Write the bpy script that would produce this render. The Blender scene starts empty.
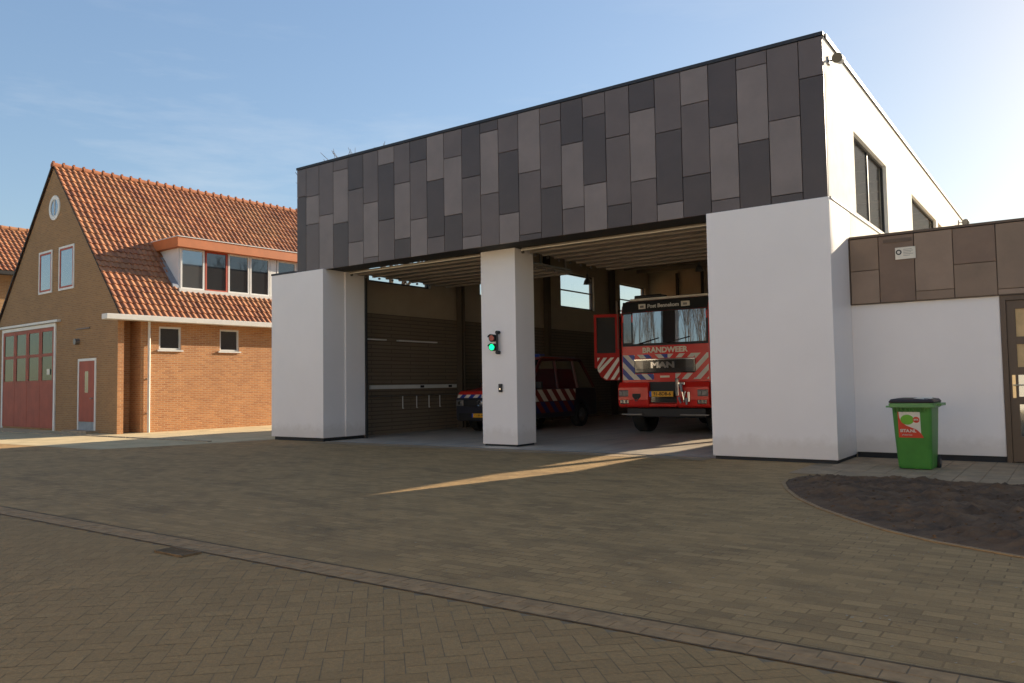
import bpy, bmesh, math, random
from mathutils import Vector, Matrix, noise
random.seed(7)
R = math.radians
sc = bpy.context.scene
col = sc.collection

# ---------------------------------------------------------------- materials
def newmat(name):
    m = bpy.data.materials.new(name); m.use_nodes = True
    nt = m.node_tree; b = nt.nodes['Principled BSDF']
    return m, nt, b
def N(nt, t, **k):
    n = nt.nodes.new(t)
    for a, v in k.items():
        if a.startswith('_'): setattr(n, a[1:], v)
        else: n.inputs[a.replace('__', ' ')].default_value = v
    return n
def mixc(nt, fac, a, b, mode='MIX'):
    n = nt.nodes.new('ShaderNodeMix'); n.data_type = 'RGBA'; n.blend_type = mode
    for s, v in ((0, fac), (6, a), (7, b)):
        if isinstance(v, (int, float, tuple)):
            n.inputs[s].default_value = v if not isinstance(v, tuple) else (v[0], v[1], v[2], 1)
        else: nt.links.new(v, n.inputs[s])
    return n.outputs[2]
def mth(nt, op, a, b=0.0):
    n = nt.nodes.new('ShaderNodeMath'); n.operation = op
    for s, v in ((0, a), (1, b)):
        if isinstance(v, (int, float)): n.inputs[s].default_value = v
        else: nt.links.new(v, n.inputs[s])
    return n.outputs[0]
def ramp(nt, f, stops):
    n = nt.nodes.new('ShaderNodeValToRGB'); nt.links.new(f, n.inputs[0])
    e = n.color_ramp.elements
    while len(e) < len(stops): e.new(.5)
    for i, (p, c) in enumerate(stops):
        e[i].position = p; e[i].color = (c, c, c, 1) if isinstance(c, (int, float)) else (*c, 1)
    return n.outputs[0]
def pos(nt, world=False):
    if world: return nt.nodes.new('ShaderNodeNewGeometry').outputs['Position']
    return nt.nodes.new('ShaderNodeTexCoord').outputs['Object']
def noi(nt, v, scale, detail=4, rough=.6):
    n = N(nt, 'ShaderNodeTexNoise', Scale=scale, Detail=detail, Roughness=rough)
    nt.links.new(v, n.inputs['Vector']); return n.outputs['Fac']
def stretch(nt, v, s):
    n = nt.nodes.new('ShaderNodeVectorMath'); n.operation = 'MULTIPLY'
    nt.links.new(v, n.inputs[0]); n.inputs[1].default_value = s; return n.outputs[0]
def bump(nt, b, h, strength, dist):
    n = N(nt, 'ShaderNodeBump', Strength=strength, Distance=dist)
    nt.links.new(h, n.inputs['Height']); nt.links.new(n.outputs[0], b.inputs['Normal'])
def pm(name, c, rough=.5, var=.12, scale=2.0, bmp=0, bs=60, metal=0, coat=0, streak=0, spec=.5):
    m, nt, b = newmat(name); v = pos(nt)
    f = ramp(nt, noi(nt, v, scale, 5), [(.3, 0.), (.7, 1.)])
    lo = tuple(x*(1-var) for x in c); hi = tuple(min(1, x*(1+var)) for x in c)
    cc = mixc(nt, f, lo, hi)
    if streak:
        s = ramp(nt, noi(nt, stretch(nt, v, (9, 9, .6)), 1.5, 4), [(.45, 0.), (.75, streak)])
        cc = mixc(nt, s, cc, tuple(x*.55 for x in c))
    nt.links.new(cc, b.inputs['Base Color'])
    b.inputs['Roughness'].default_value = rough; b.inputs['Metallic'].default_value = metal
    b.inputs['Coat Weight'].default_value = coat; b.inputs['Specular IOR Level'].default_value = spec
    if coat: b.inputs['Coat Roughness'].default_value = .05
    if bmp: bump(nt, b, noi(nt, v, bs, 6), bmp, .01)
    return m
def wallvec(nt):
    p = pos(nt); s = nt.nodes.new('ShaderNodeSeparateXYZ'); nt.links.new(p, s.inputs[0])
    g = nt.nodes.new('ShaderNodeNewGeometry'); gs = nt.nodes.new('ShaderNodeSeparateXYZ'); nt.links.new(g.outputs['Normal'], gs.inputs[0])
    k = mth(nt, 'GREATER_THAN', mth(nt, 'ABSOLUTE', gs.outputs[0]), .5)
    u = mth(nt, 'ADD', mth(nt, 'MULTIPLY', s.outputs[1], k), mth(nt, 'MULTIPLY', s.outputs[0], mth(nt, 'SUBTRACT', 1., k)))
    c = nt.nodes.new('ShaderNodeCombineXYZ'); nt.links.new(u, c.inputs[0]); nt.links.new(s.outputs[2], c.inputs[1])
    return c.outputs[0], p
def brick(name, c1, c2, mortar, w=.22, h=.0625, ms=.012, var=.25):
    m, nt, b = newmat(name); v, p = wallvec(nt)
    t = N(nt, 'ShaderNodeTexBrick', Scale=1., Color1=(*c1, 1), Color2=(*c2, 1), Mortar=(*mortar, 1))
    t.inputs['Mortar Size'].default_value = ms; t.inputs['Mortar Smooth'].default_value = .3
    t.inputs['Brick Width'].default_value = w; t.inputs['Row Height'].default_value = h; t.inputs['Bias'].default_value = -.1
    nt.links.new(v, t.inputs['Vector'])
    f = ramp(nt, noi(nt, p, 1.3, 6), [(.3, 0.), (.7, var)])
    cc = mixc(nt, f, t.outputs['Color'], tuple(x*.55 for x in c2))
    nt.links.new(cc, b.inputs['Base Color']); b.inputs['Roughness'].default_value = .85
    inv = mth(nt, 'SUBTRACT', 1., t.outputs['Fac']); bump(nt, b, inv, .6, .008)
    return m
def glass(name, c=(.02, .025, .03), rough=.03, coat=1.0, metal=0.0):
    m, nt, b = newmat(name)
    b.inputs['Base Color'].default_value = (*c, 1); b.inputs['Roughness'].default_value = rough
    b.inputs['Specular IOR Level'].default_value = 1.0; b.inputs['Coat Weight'].default_value = coat; b.inputs['Metallic'].default_value = metal
    b.inputs['Coat Roughness'].default_value = .01
    return m
M = {}
M['white'] = pm('white_coated_panel', (.83, .77, .735), .38, .025, .8, .03, 2)
def basegrime(m):
    nt = m.node_tree; b = nt.nodes['Principled BSDF']; src = b.inputs['Base Color'].links[0].from_socket
    p = pos(nt, True); sp = nt.nodes.new('ShaderNodeSeparateXYZ'); nt.links.new(p, sp.inputs[0])
    h = mth(nt, 'ADD', sp.outputs[2], mth(nt, 'MULTIPLY', noi(nt, p, 4, 6, .7), -.5))
    f = ramp(nt, h, [(.0, .28), (.2, 0.)]); nt.links.new(mixc(nt, f, src, (.42, .33, .24)), b.inputs['Base Color'])
basegrime(M['white'])
M['whitepaint'] = pm('white_paint', (.75, .73, .68), .5, .06)
M['plinth'] = pm('dark_plinth', (.018, .018, .02), .7)
M['stucco'] = pm('pale_stucco', (.80, .76, .68), .85, .08, 3, .5, 90)
M['panD'] = pm('cladding_dark', (.074, .053, .047), .42, .12, 1.5, .1, 40)
M['panM'] = pm('cladding_mid', (.128, .096, .086), .42, .12, 1.5, .1, 40)
M['panL'] = pm('cladding_light', (.205, .162, .146), .42, .12, 1.5, .1, 40)
M['panB'] = pm('cladding_brown_mid', (.25, .17, .115), .6, .15, 1.5, .1, 40)
M['panB2'] = pm('cladding_brown_light', (.29, .20, .14), .6, .15, 1.5, .1, 40)
M['panB3'] = pm('cladding_brown_dark', (.205, .132, .09), .6, .15, 1.5, .1, 40)
M['coping'] = pm('dark_blue_aluminium', (.02, .023, .032), .6, .1, 2, metal=0)
M['black'] = pm('black_plastic', (.012, .012, .013), .5)
M['dark'] = pm('dark_lining', (.03, .028, .026), .8)
M['steel'] = pm('grey_steel', (.22, .21, .2), .45, .15, 3, metal=.7)
M['deck'] = pm('ceiling_deck', (.24, .195, .145), .7, .1)
M['doorpanel'] = pm('sectional_door_panel', (.27, .225, .175), .5, .08)
M['inup'] = pm('interior_upper_panel', (.38, .31, .22), .8, .06)
M['frame'] = pm('dark_window_frame', (.03, .03, .032), .4)
M['brownframe'] = pm('brown_door_paint', (.10, .06, .035), .45, .1)
M['brass'] = pm('brushed_metal', (.6, .48, .3), .3, .05, metal=.9)
M['chrome'] = pm('chrome', (.7, .7, .7), .12, .02, metal=1)
M['red'] = pm('fire_red_paint', (.75, .028, .018), .3, .08, 2, coat=.2)
M['redtrim'] = pm('red_painted_wood', (.42, .07, .035), .55, .15)
M['reddoor'] = pm('faded_red_door_paint', (.36, .075, .04), .6, .15, streak=.3)
M['blue'] = pm('blue_reflective', (.02, .05, .3), .35)
M['strw'] = pm('white_reflective', (.72, .66, .55), .4)
M['cream'] = pm('cream_lettering', (.85, .72, .55), .4)
M['tyre'] = pm('tyre_rubber', (.018, .018, .018), .8, .2, 20, .3, 60)
M['plate'] = pm('yellow_plate', (.85, .42, .02), .4)
M['plateblue'] = pm('plate_blue', (.02, .08, .5), .4)
M['bin'] = pm('green_bin_plastic', (.055, .215, .03), .42, .12, 4, .1, 80, streak=.15)
M['binrim'] = pm('green_bin_rim', (.12, .27, .075), .4, .1)
M['lid'] = pm('dark_brown_lid', (.03, .018, .016), .5, .2)
M['stred'] = pm('sticker_red', (.62, .05, .02), .4)
M['stgreen'] = pm('sticker_green', (.16, .42, .03), .4)
M['zinc'] = pm('zinc_flashing', (.28, .3, .33), .5, .15, 4, metal=.4)
M['orange'] = pm('orange_painted_fascia', (.55, .17, .055), .6, .1)
M['gutter'] = pm('off_white_gutter', (.72, .69, .63), .55, .06, 4)
M['glass'] = glass('window_glass')
M['glassblue'] = glass('bright_glass', (.25, .28, .3), .04, 1., .8)
M['windscreen'] = glass('windscreen_glass', (.24, .25, .27), .02, 1., 1.)
M['glassgreen'] = glass('green_reflection_glass', (.035, .07, .05), .1, 0); M['glassgreen'].node_tree.nodes['Principled BSDF'].inputs['Specular IOR Level'].default_value = .45  # green of reflected trees is put into the glass colour
M['grille'] = glass('gloss_black_grille', (.03, .025, .02), .1)
M['barkd'] = pm('bark', (.10, .08, .065), .9, .2, 5, .5, 30)
M['soil'] = pm('dark_soil', (.135, .072, .033), .95, .5, 3, 1., 25)
M['kerb'] = pm('pale_kerb_stone', (.36, .28, .185), .9, .25, 6, .5, 60)
M['gbrick'] = brick('gable_brick', (.38, .205, .082), (.28, .155, .065), (.36, .235, .125), var=.25)
M['obrick'] = brick('orange_brick', (.60, .265, .10), (.42, .16, .06), (.56, .36, .19), var=.25)
M['ibrick'] = brick('interior_brown_brick', (.22, .165, .11), (.20, .15, .10), (.11, .083, .055), 1.6, .11, .014)
M['yellowdoor'] = pm('interior_sunlit_blind', (.62, .42, .2), .7, .15, 8)

def emis(name, c, s):
    m, nt, b = newmat(name); b.inputs['Base Color'].default_value = (*c, 1)
    b.inputs['Emission Color'].default_value = (*c, 1); b.inputs['Emission Strength'].default_value = s; return m
M['greenlit'] = emis('green_signal_lit', (.0, .9, .25), 1.1)
M['reddim'] = pm('red_signal_lens', (.35, .03, .02), .3, coat=.5)

def tile_mat(name, a, bcol, cd):
    m, nt, b = newmat(name)
    uv = nt.nodes.new('ShaderNodeUVMap').outputs[0]
    fl = nt.nodes.new('ShaderNodeVectorMath'); fl.operation = 'FLOOR'; nt.links.new(uv, fl.inputs[0])
    wn = nt.nodes.new('ShaderNodeTexWhiteNoise'); wn.noise_dimensions = '2D'; nt.links.new(fl.outputs[0], wn.inputs['Vector'])
    c = ramp(nt, wn.outputs['Value'], [(0., cd), (.35, a), (.8, bcol), (1., tuple(x*1.15 for x in bcol))])
    p = pos(nt)
    f = ramp(nt, noi(nt, p, .6, 6, .7), [(.42, 0.), (.72, .5)])
    c = mixc(nt, f, c, (.36, .20, .085))
    f2 = ramp(nt, noi(nt, p, 14, 4), [(.5, 0.), (.8, .5)])
    c = mixc(nt, f2, c, (.10, .06, .03))
    nt.links.new(c, b.inputs['Base Color']); b.inputs['Roughness'].default_value = .75
    return m
M['tile'] = tile_mat('orange_clay_tiles', (.36, .13, .055), (.43, .17, .072), (.26, .09, .042))

def paving():
    m, nt, b = newmat('yard_paving'); p = pos(nt, True)
    def br(w, h, ms, rot=0):
        mp = nt.nodes.new('ShaderNodeMapping'); mp.inputs['Rotation'].default_value = (0, 0, rot)
        wob = nt.nodes.new('ShaderNodeVectorMath'); wob.operation = 'MULTIPLY_ADD'
        nz = N(nt, 'ShaderNodeTexNoise', Scale=1.1, Detail=2); nt.links.new(p, nz.inputs['Vector'])
        nt.links.new(nz.outputs['Color'], wob.inputs[0]); wob.inputs[1].default_value = (.03, .03, 0); nt.links.new(p, wob.inputs[2])
        nt.links.new(wob.outputs[0], mp.inputs[0])
        t = N(nt, 'ShaderNodeTexBrick', Scale=1., Color1=(0, 0, 0, 1), Color2=(1, 1, 1, 1), Mortar=(.5, .5, .5, 1))
        t.inputs['Mortar Size'].default_value = ms; t.inputs['Brick Width'].default_value = w; t.inputs['Row Height'].default_value = h
        t.inputs['Mortar Smooth'].default_value = .4
        nt.links.new(mp.outputs[0], t.inputs['Vector']); return t
    t1 = br(.22, .11, .0065)
    tone = ramp(nt, t1.outputs['Color'], [(0., (0.286, 0.167, 0.066)), (.5, (0.399, 0.235, 0.092)), (1., (0.506, 0.302, 0.122))])
    big = ramp(nt, noi(nt, p, .35, 6, .65), [(.3, 0.), (.7, 1.)])
    c = mixc(nt, mth(nt, 'MULTIPLY', big, .45), tone, (0.485, 0.283, 0.107))
    # worn, sandy drag marks along the yard
    st = ramp(nt, noi(nt, stretch(nt, p, (.9, 1.7, 1)), 1.3, 8, .7), [(.44, 0.), (.68, .8)])
    c = mixc(nt, st, c, (0.508, 0.293, 0.110))
    dk = ramp(nt, noi(nt, stretch(nt, p, (.9, 1.6, 1)), 1.1, 8, .7), [(.5, 0.), (.68, .75)])
    c = mixc(nt, dk, c, (0.196, 0.117, 0.048))
    grit = ramp(nt, noi(nt, p, 45, 5, .7), [(.35, 0.), (.7, .35)])
    c = mixc(nt, grit, c, (0.196, 0.117, 0.048))
    sp_ = ramp(nt, noi(nt, p, 130, 3, .8), [(.56, 0.), (.66, .5)])
    c = mixc(nt, sp_, c, (0.600, 0.400, 0.216))
    show = ramp(nt, noi(nt, p, .8, 5, .7), [(.36, .1), (.62, .75)])
    mort = mth(nt, 'MULTIPLY', t1.outputs['Fac'], show)
    c = mixc(nt, mort, c, (0.196, 0.117, 0.048))
    nt.links.new(c, b.inputs['Base Color']); b.inputs['Roughness'].default_value = .82
    b.inputs['Specular IOR Level'].default_value = .35
    h = mth(nt, 'SUBTRACT', mth(nt, 'MULTIPLY', noi(nt, p, 7, 6, .7), .8), mth(nt, 'MULTIPLY', mort, .8))
    h = mth(nt, 'ADD', h, mth(nt, 'MULTIPLY', t1.outputs['Color'], .15))
    bump(nt, b, h, .7, .016)
    return m
M['paving'] = paving()

def herring():
    m, nt, b = newmat('herringbone_paving')
    uv = nt.nodes.new('ShaderNodeUVMap').outputs[0]
    fl = nt.nodes.new('ShaderNodeVectorMath'); fl.operation = 'FLOOR'; nt.links.new(uv, fl.inputs[0])
    wn = nt.nodes.new('ShaderNodeTexWhiteNoise'); wn.noise_dimensions = '2D'; nt.links.new(fl.outputs[0], wn.inputs['Vector'])
    p = pos(nt, True)
    c = ramp(nt, wn.outputs['Value'], [(0., (0.347, 0.203, 0.079)), (.5, (0.382, 0.222, 0.087)), (1., (0.416, 0.246, 0.097))])
    big = ramp(nt, noi(nt, p, .5, 6, .65), [(.35, 0.), (.7, .5)])
    c = mixc(nt, big, c, (0.462, 0.274, 0.105))
    g = ramp(nt, noi(nt, p, 40, 5, .7), [(.35, 0.), (.7, .35)])
    c = mixc(nt, g, c, (0.196, 0.117, 0.048))
    nt.links.new(c, b.inputs['Base Color']); b.inputs['Roughness'].default_value = .82; b.inputs['Specular IOR Level'].default_value = .35
    bump(nt, b, noi(nt, p, 30, 6, .7), .6, .01)
    return m
M['herring'] = herring()
M['sand'] = pm('sunlit_toned_sand', (.52, .40, .22), .9, .2, 1.5, .6, 15)  # sand colour brightened to carry the look of sunlit paving
M['groove'] = pm('gutter_groove', (.17, .108, .055), .95, .3, 8)
M['joint'] = pm('joint_sand', (.24, .165, .09), .95, .2, 4)
M['gutterbrick'] = pm('gutter_brick', (.37, .215, .092), .85, .25, 9, .5, 30)
def concrete():
    m, nt, b = newmat('garage_concrete'); p = pos(nt, True)
    f = ramp(nt, noi(nt, p, .9, 6, .65), [(.3, 0.), (.7, 1.)])
    c = mixc(nt, f, (.50, .40, .30), (.64, .53, .41))
    f2 = ramp(nt, noi(nt, stretch(nt, p, (3, .4, 1)), 1.2, 5), [(.5, 0.), (.75, .5)])
    c = mixc(nt, f2, c, (.12, .11, .10))
    nt.links.new(c, b.inputs['Base Color']); b.inputs['Roughness'].default_value = .45
    bump(nt, b, noi(nt, p, 25, 4), .2, .004); return m
M['concrete'] = concrete()
M['slab'] = pm('walk_slabs', (.37, .245, .135), .85, .25, 3, .5, 40)

# ---------------------------------------------------------------- mesh helpers
class MB:
    def __init__(s): s.v = []; s.f = []; s.m = []; s.uv = {}
    def face(s, pts, mi=0, uv=None):
        i = len(s.v); s.v += [tuple(p) for p in pts]; s.f.append(tuple(range(i, i+len(pts)))); s.m.append(mi)
        if uv: s.uv[len(s.f)-1] = uv
        return s
    def box(s, x0, x1, y0, y1, z0, z1, mi=0):
        i = len(s.v)
        s.v += [(x0,y0,z0),(x1,y0,z0),(x1,y1,z0),(x0,y1,z0),(x0,y0,z1),(x1,y0,z1),(x1,y1,z1),(x0,y1,z1)]
        for q in ((0,3,2,1),(4,5,6,7),(0,1,5,4),(1,2,6,5),(2,3,7,6),(3,0,4,7)):
            s.f.append(tuple(i+k for k in q)); s.m.append(mi)
        return s
    def prism(s, poly, axis, a, b, mi=0):     # poly in the two other axes, in cyclic order
        i = len(s.v); n = len(poly)
        def P(p, t):
            return (t, p[0], p[1]) if axis == 'x' else ((p[0], t, p[1]) if axis == 'y' else (p[0], p[1], t))
        s.v += [P(p, a) for p in poly] + [P(p, b) for p in poly]
        s.f.append(tuple(range(i, i+n))); s.f.append(tuple(range(i+2*n-1, i+n-1, -1))); s.m += [mi, mi]
        for k in range(n):
            l = (k+1) % n; s.f.append((i+k, i+n+k, i+n+l, i+l)); s.m.append(mi)
        return s
    def tube(s, p, q, r0, r1=None, seg=10, mi=0, cap=True):
        r1 = r0 if r1 is None else r1
        p = Vector(p); q = Vector(q); d = (q-p).normalized()
        a = d.orthogonal().normalized(); b = d.cross(a); i = len(s.v)
        for c, r in ((p, r0), (q, r1)):
            for k in range(seg):
                t = 2*math.pi*k/seg; s.v.append(tuple(c + a*math.cos(t)*r + b*math.sin(t)*r))
        for k in range(seg):
            l = (k+1) % seg; s.f.append((i+k, i+l, i+seg+l, i+seg+k)); s.m.append(mi)
        if cap:
            s.f.append(tuple(range(i+seg-1, i-1, -1))); s.f.append(tuple(range(i+seg, i+2*seg))); s.m += [mi, mi]
        return s
    def build(s, name, mats, parent=None, loc=None, bevel=0, smooth=False, seg=2, recalc=True):
        me = bpy.data.meshes.new(name); me.from_pydata(s.v, [], s.f)
        for m in (mats if isinstance(mats, (list, tuple)) else [mats]): me.materials.append(M[m] if isinstance(m, str) else m)
        for i, p in enumerate(me.polygons): p.material_index = s.m[i]; p.use_smooth = smooth
        if s.uv:
            ul = me.uv_layers.new(name='UVMap')
            for fi, u in s.uv.items():
                for k, li in enumerate(me.polygons[fi].loop_indices): ul.data[li].uv = u[k]
        if recalc:
            bm = bmesh.new(); bm.from_mesh(me); bmesh.ops.recalc_face_normals(bm, faces=bm.faces); bm.to_mesh(me); bm.free()
        o = bpy.data.objects.new(name, me); col.objects.link(o)
        if parent: o.parent = parent
        if loc: o.location = loc
        if bevel:
            b = o.modifiers.new('bevel', 'BEVEL'); b.width = bevel; b.segments = seg; b.limit_method = 'ANGLE'; b.angle_limit = R(40)
        return o
def box(name, mat, parent, x0, x1, y0, y1, z0, z1, bevel=0, **k):
    return MB().box(x0, x1, y0, y1, z0, z1).build(name, mat, parent, bevel=bevel, **k)
def tag(o, label=None, cat=None, group=None, kind=None):
    if label: o['label'] = label
    if cat: o['category'] = cat
    if group: o['group'] = group
    if kind: o['kind'] = kind
    return o
def empty(name, loc=(0,0,0), rz=0, **k):
    o = bpy.data.objects.new(name, None); col.objects.link(o); o.location = loc; o.rotation_euler = (0,0,rz)
    o.empty_display_size = .3
    return tag(o, **k)
def copy_tree(o, parent=None):
    c = o.copy(); col.objects.link(c); c.parent = parent
    for ch in list(o.children): copy_tree(ch, c)
    return c
FONT = None
def text(name, s, mat, parent, size, loc, rot=(R(90),0,0), depth=.004, wscale=1.0, bold=0.0):
    cu = bpy.data.curves.new(name, 'FONT'); cu.body = s; cu.size = size; cu.extrude = depth; cu.offset = bold
    cu.align_x = 'CENTER'; cu.align_y = 'CENTER'; cu.resolution_u = 3
    t = bpy.data.objects.new(name+'_tmp', cu); col.objects.link(t)
    dg = bpy.context.evaluated_depsgraph_get(); me = bpy.data.meshes.new_from_object(t.evaluated_get(dg))
    bpy.data.objects.remove(t); bpy.data.curves.remove(cu)
    me.name = name; me.materials.clear(); me.materials.append(M[mat])
    o = bpy.data.objects.new(name, me); col.objects.link(o); o.parent = parent
    o.location = loc; o.rotation_euler = rot; o.scale = (wscale, 1, 1)
    return o
def clip(poly, x0, x1, y0, y1):
    for ax, v, s in ((0, x0, 1), (0, x1, -1), (1, y0, 1), (1, y1, -1)):
        out = []
        for i in range(len(poly)):
            a, b = poly[i-1], poly[i]; ia, ib = s*(a[ax]-v) >= 0, s*(b[ax]-v) >= 0
            if ia != ib:
                t = (v-a[ax])/(b[ax]-a[ax]); out.append((a[0]+t*(b[0]-a[0]), a[1]+t*(b[1]-a[1])))
            if ib: out.append(b)
        poly = out
        if not poly: return []
    return poly
def stripes(mb, x0, x1, z0, z1, w, slope, mis, P, phase=0.0):
    """diagonal bands; mis = list of material indices (None = gap); P maps (x,z,k) -> 3D"""
    h = z1-z0; n = int((x1-x0+h*abs(slope))/w)+4
    for k in range(-2, n):
        mi = mis[k % len(mis)]
        if mi is None: continue
        if slope > 0: a = x0 - h*slope + k*w + phase
        else: a = x0 + k*w + phase - w*2
        pl = clip([(a, z0), (a+w, z0), (a+w+h*slope, z1), (a+h*slope, z1)], x0, x1, z0, z1)
        if len(pl) > 2: mb.face([P(*q) for q in pl], mi)

# ---------------------------------------------------------------- ground
def sheet(name, poly, z, mat, kind='structure', **k):
    o = MB().face([(x, y, z) for x, y in poly]).build(name, mat, recalc=False, **k); o['kind'] = kind; return o
sheet('ground', [(-300,-300),(300,-300),(300,300),(-300,300)], -.006, 'sand')
sheet('yard_paving', [(-40,-9.47),(30,-9.47),(30,20),(-40,20)], 0, 'paving')
# clay herringbone beyond the gutter line, one face per brick so every joint is real
mb = MB(); L, W = .2, .1; g = .004
mb.face([(-14,-18,.001),(12,-18,.001),(12,-9.47,.001),(-14,-9.47,.001)], 1)
c45, s45 = math.cos(R(45)), math.sin(R(45))
cnt = 0
for i in range(-170, 171):
    for j in range(-60, 61):
        for hv in (0, 1):
            bx = i*W + j*2*W*1.0; by = i*W - j*2*W
            if hv == 0: q = (bx, by, bx+L, by+W)
            else: q = (bx, by+W, bx+W, by+W+L)
            cx_, cy_ = (q[0]+q[2])/2, (q[1]+q[3])/2
            wx, wy = cx_*c45 - cy_*s45 + 0, cx_*s45 + cy_*c45 - 12
            if not (-9 < wx < 6 and -13.3 < wy < -9.42): continue
            dz = .0022 + random.random()*.0012
            pts = [(q[0]+g/2, q[1]+g/2), (q[2]-g/2, q[1]+g/2), (q[2]-g/2, q[3]-g/2), (q[0]+g/2, q[3]-g/2)]
            P3 = [(x*c45-y*s45, x*s45+y*c45-12) for x, y in pts]
            P3 = clip(P3, -20, 20, -20, -9.475)
            if len(P3) < 3: continue
            cnt += 1
            mb.face([(x, y, dz) for x, y in P3], 0, [(cnt % 200+.5, cnt//200+.5)]*len(P3))
tag(mb.build('street_paving', ['herring', 'joint'], recalc=False), kind='structure')
# gutter of two brick rows
mb = MB()
mb.face([(-40,-9.47,.004),(12,-9.47,.004),(12,-9.19,.004),(-40,-9.19,.004)], 1)
mb.face([(-40,-9.205,.0075),(12,-9.205,.0075),(12,-9.19,.0075),(-40,-9.19,.0075)], 2)
mb.face([(-40,-9.47,.0075),(12,-9.47,.0075),(12,-9.455,.0075),(-40,-9.455,.0075)], 2)
x = -14.
while x < 5:
    l = .2 + random.uniform(-.004,.004)
    for y0 in (-9.45, -9.33):
        dz = random.random()*.004
        o_ = .1 if y0 > -9.4 else 0
        mb.box(x+o_, x+o_+l-.008, y0, y0+.115, 0, .006+dz*.3, 0)
    x += l
tag(mb.build('gutter_strip', ['gutterbrick', 'joint', 'groove']), kind='structure')
sheet('sunlit_tone_path', [(-60,-5.6),(-15.3,-4.0),(-14.6,-2),(-14.2,.0),(-14.2,40),(-60,40)], .004, 'sand')  # pale sheet; colour and outline stand in for the sunlit ground strip
mb = MB(); x = -40
while x < -15:
    mb.box(x, x+.97, -1.34, -1.22, 0, .03); x += 1
tag(mb.build('path_kerb', 'kerb', bevel=.008), kind='structure')
sheet('garage_apron', [(-12.1,-.35),(-2.1,-.35),(-2.1,.1),(-12.1,.1)], .004, 'slab')
# walk of slabs along the low wing
mb = MB(); mb.face([(-.3,-1.62,.003),(12,-1.62,.003),(12,1.3,.003),(-.3,1.3,.003)], 1)
for i in range(42):
    for j in range(5):
        x0 = -.3+i*.3; y0 = -1.6+j*.58
        if x0 < .0 and y0 > -.6: continue
        mb.box(x0+.004, x0+.296, y0+.004, y0+.576, 0, .008+random.random()*.004)
tag(mb.build('slab_walk', ['slab', 'joint']), kind='structure')
# planting bed
bed = [(-.08,-2.3),(0,-2.75),(.2,-3.3),(.53,-3.99),(.95,-4.65),(1.35,-5.15),(1.75,-5.6),(2.2,-5.95),(2.81,-6.25),(4,-6.6),(6,-6.9),(12,-7.1),(12,-1.68),(6,-1.68),(.5,-1.66),(.12,-1.75),(-.05,-2.0)]
def inside(x, y, P):
    r = False
    for i in range(len(P)):
        a, b = P[i-1], P[i]
        if (a[1] > y) != (b[1] > y) and x < (b[0]-a[0])*(y-a[1])/(b[1]-a[1])+a[0]: r = not r
    return r
def edist(x, y, P):
    d = 9
    p = Vector((x, y))
    for i in range(len(P)):
        a, b = Vector(P[i-1]), Vector(P[i]); t = max(0, min(1, (p-a).dot(b-a)/(b-a).length_squared)); d = min(d, (p-a-t*(b-a)).length)
    return d
mb = MB(); st = .04; idx = {}
for i in range(int(7.5/st)):
    for j in range(int(5.6/st)):
        x = -.1+i*st; y = -7.15+j*st
        if not inside(x+st/2, y+st/2, bed): continue
        q = []
        for a, b in ((0,0),(1,0),(1,1),(0,1)):
            k = (i+a, j+b)
            if k not in idx:
                X = -.1+k[0]*st; Y = -7.15+k[1]*st
                e = min(1, edist(X, Y, bed)/.35) if inside(X, Y, bed) else 0
                z = .006 + e*(.03+.06*noise.noise((X*1.3, Y*1.3, 0))+.07*abs(noise.noise((X*5, Y*5, 3)))+.05*noise.noise((X*13, Y*13, 7)))
                idx[k] = len(mb.v); mb.v.append((X, Y, z))
            q.append(idx[k])
        mb.f.append(tuple(q)); mb.m.append(0)
tag(mb.build('soil_bed', 'soil', smooth=True, recalc=False), kind='structure')
# small clods and pebbles
mb = MB()
for i in range(900):
    x = random.uniform(-.1, 5); y = random.uniform(-6.8, -1.7)
    if not inside(x, y, bed): continue
    e = min(1, edist(x, y, bed)/.35)
    z = .006 + e*(.03+.06*noise.noise((x*1.3, y*1.3, 0))+.07*abs(noise.noise((x*5, y*5, 3)))+.05*noise.noise((x*13, y*13, 7)))
    r = random.uniform(.006, .02); i0 = len(mb.v)
    for (h, q) in ((-.3, 1), (.35, .85)):
        for k in range(6): a = k*1.047; mb.v.append((x+r*q*math.cos(a)*random.uniform(.8,1.2), y+r*q*math.sin(a)*random.uniform(.8,1.2), z+r*h))
    mb.v.append((x, y, z+r*.6))
    for k in range(6):
        l = (k+1) % 6; mb.f += [(i0+k, i0+l, i0+6+l, i0+6+k), (i0+6+k, i0+6+l, i0+12)]; mb.m += [0, 0]
tag(mb.build('soil_clods', 'soil', recalc=False), 'loose clods of dark soil scattered over the planting bed', 'soil clods', kind='stuff')
mb = MB(); kp = bed[:12]
for i in range(len(kp)-1):
    a, b = Vector(kp[i]), Vector(kp[i+1]); n = (b-a).normalized(); m_ = Vector((n.y, -n.x))*.05
    mb.prism([tuple(a), tuple(b), tuple(b+m_), tuple(a+m_)], 'z', 0, .012)
tag(mb.build('bed_kerb', 'gutterbrick', bevel=.004), kind='structure')
# loose sand and leaves scattered over the yard
mb = MB()
for i in range(2600):
    x = random.uniform(-9, 4); y = random.uniform(-9.2, -.4)
    if inside(x, y, bed): continue
    r = random.uniform(.003, .011); a = random.random()*6
    z = .004
    pts = [(x+r*math.cos(a+k*1.57)*(1.6 if k % 2 else .8), y+r*math.sin(a+k*1.57)*(1.6 if k % 2 else .8), z+random.random()*.006) for k in range(4)]
    mb.face(pts, 0 if random.random() < .6 else 1)
tag(mb.build('yard_grit', ['kerb', 'joint'], recalc=False), 'grit and crumbs of leaf scattered over the brick yard', 'grit', kind='stuff')
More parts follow.
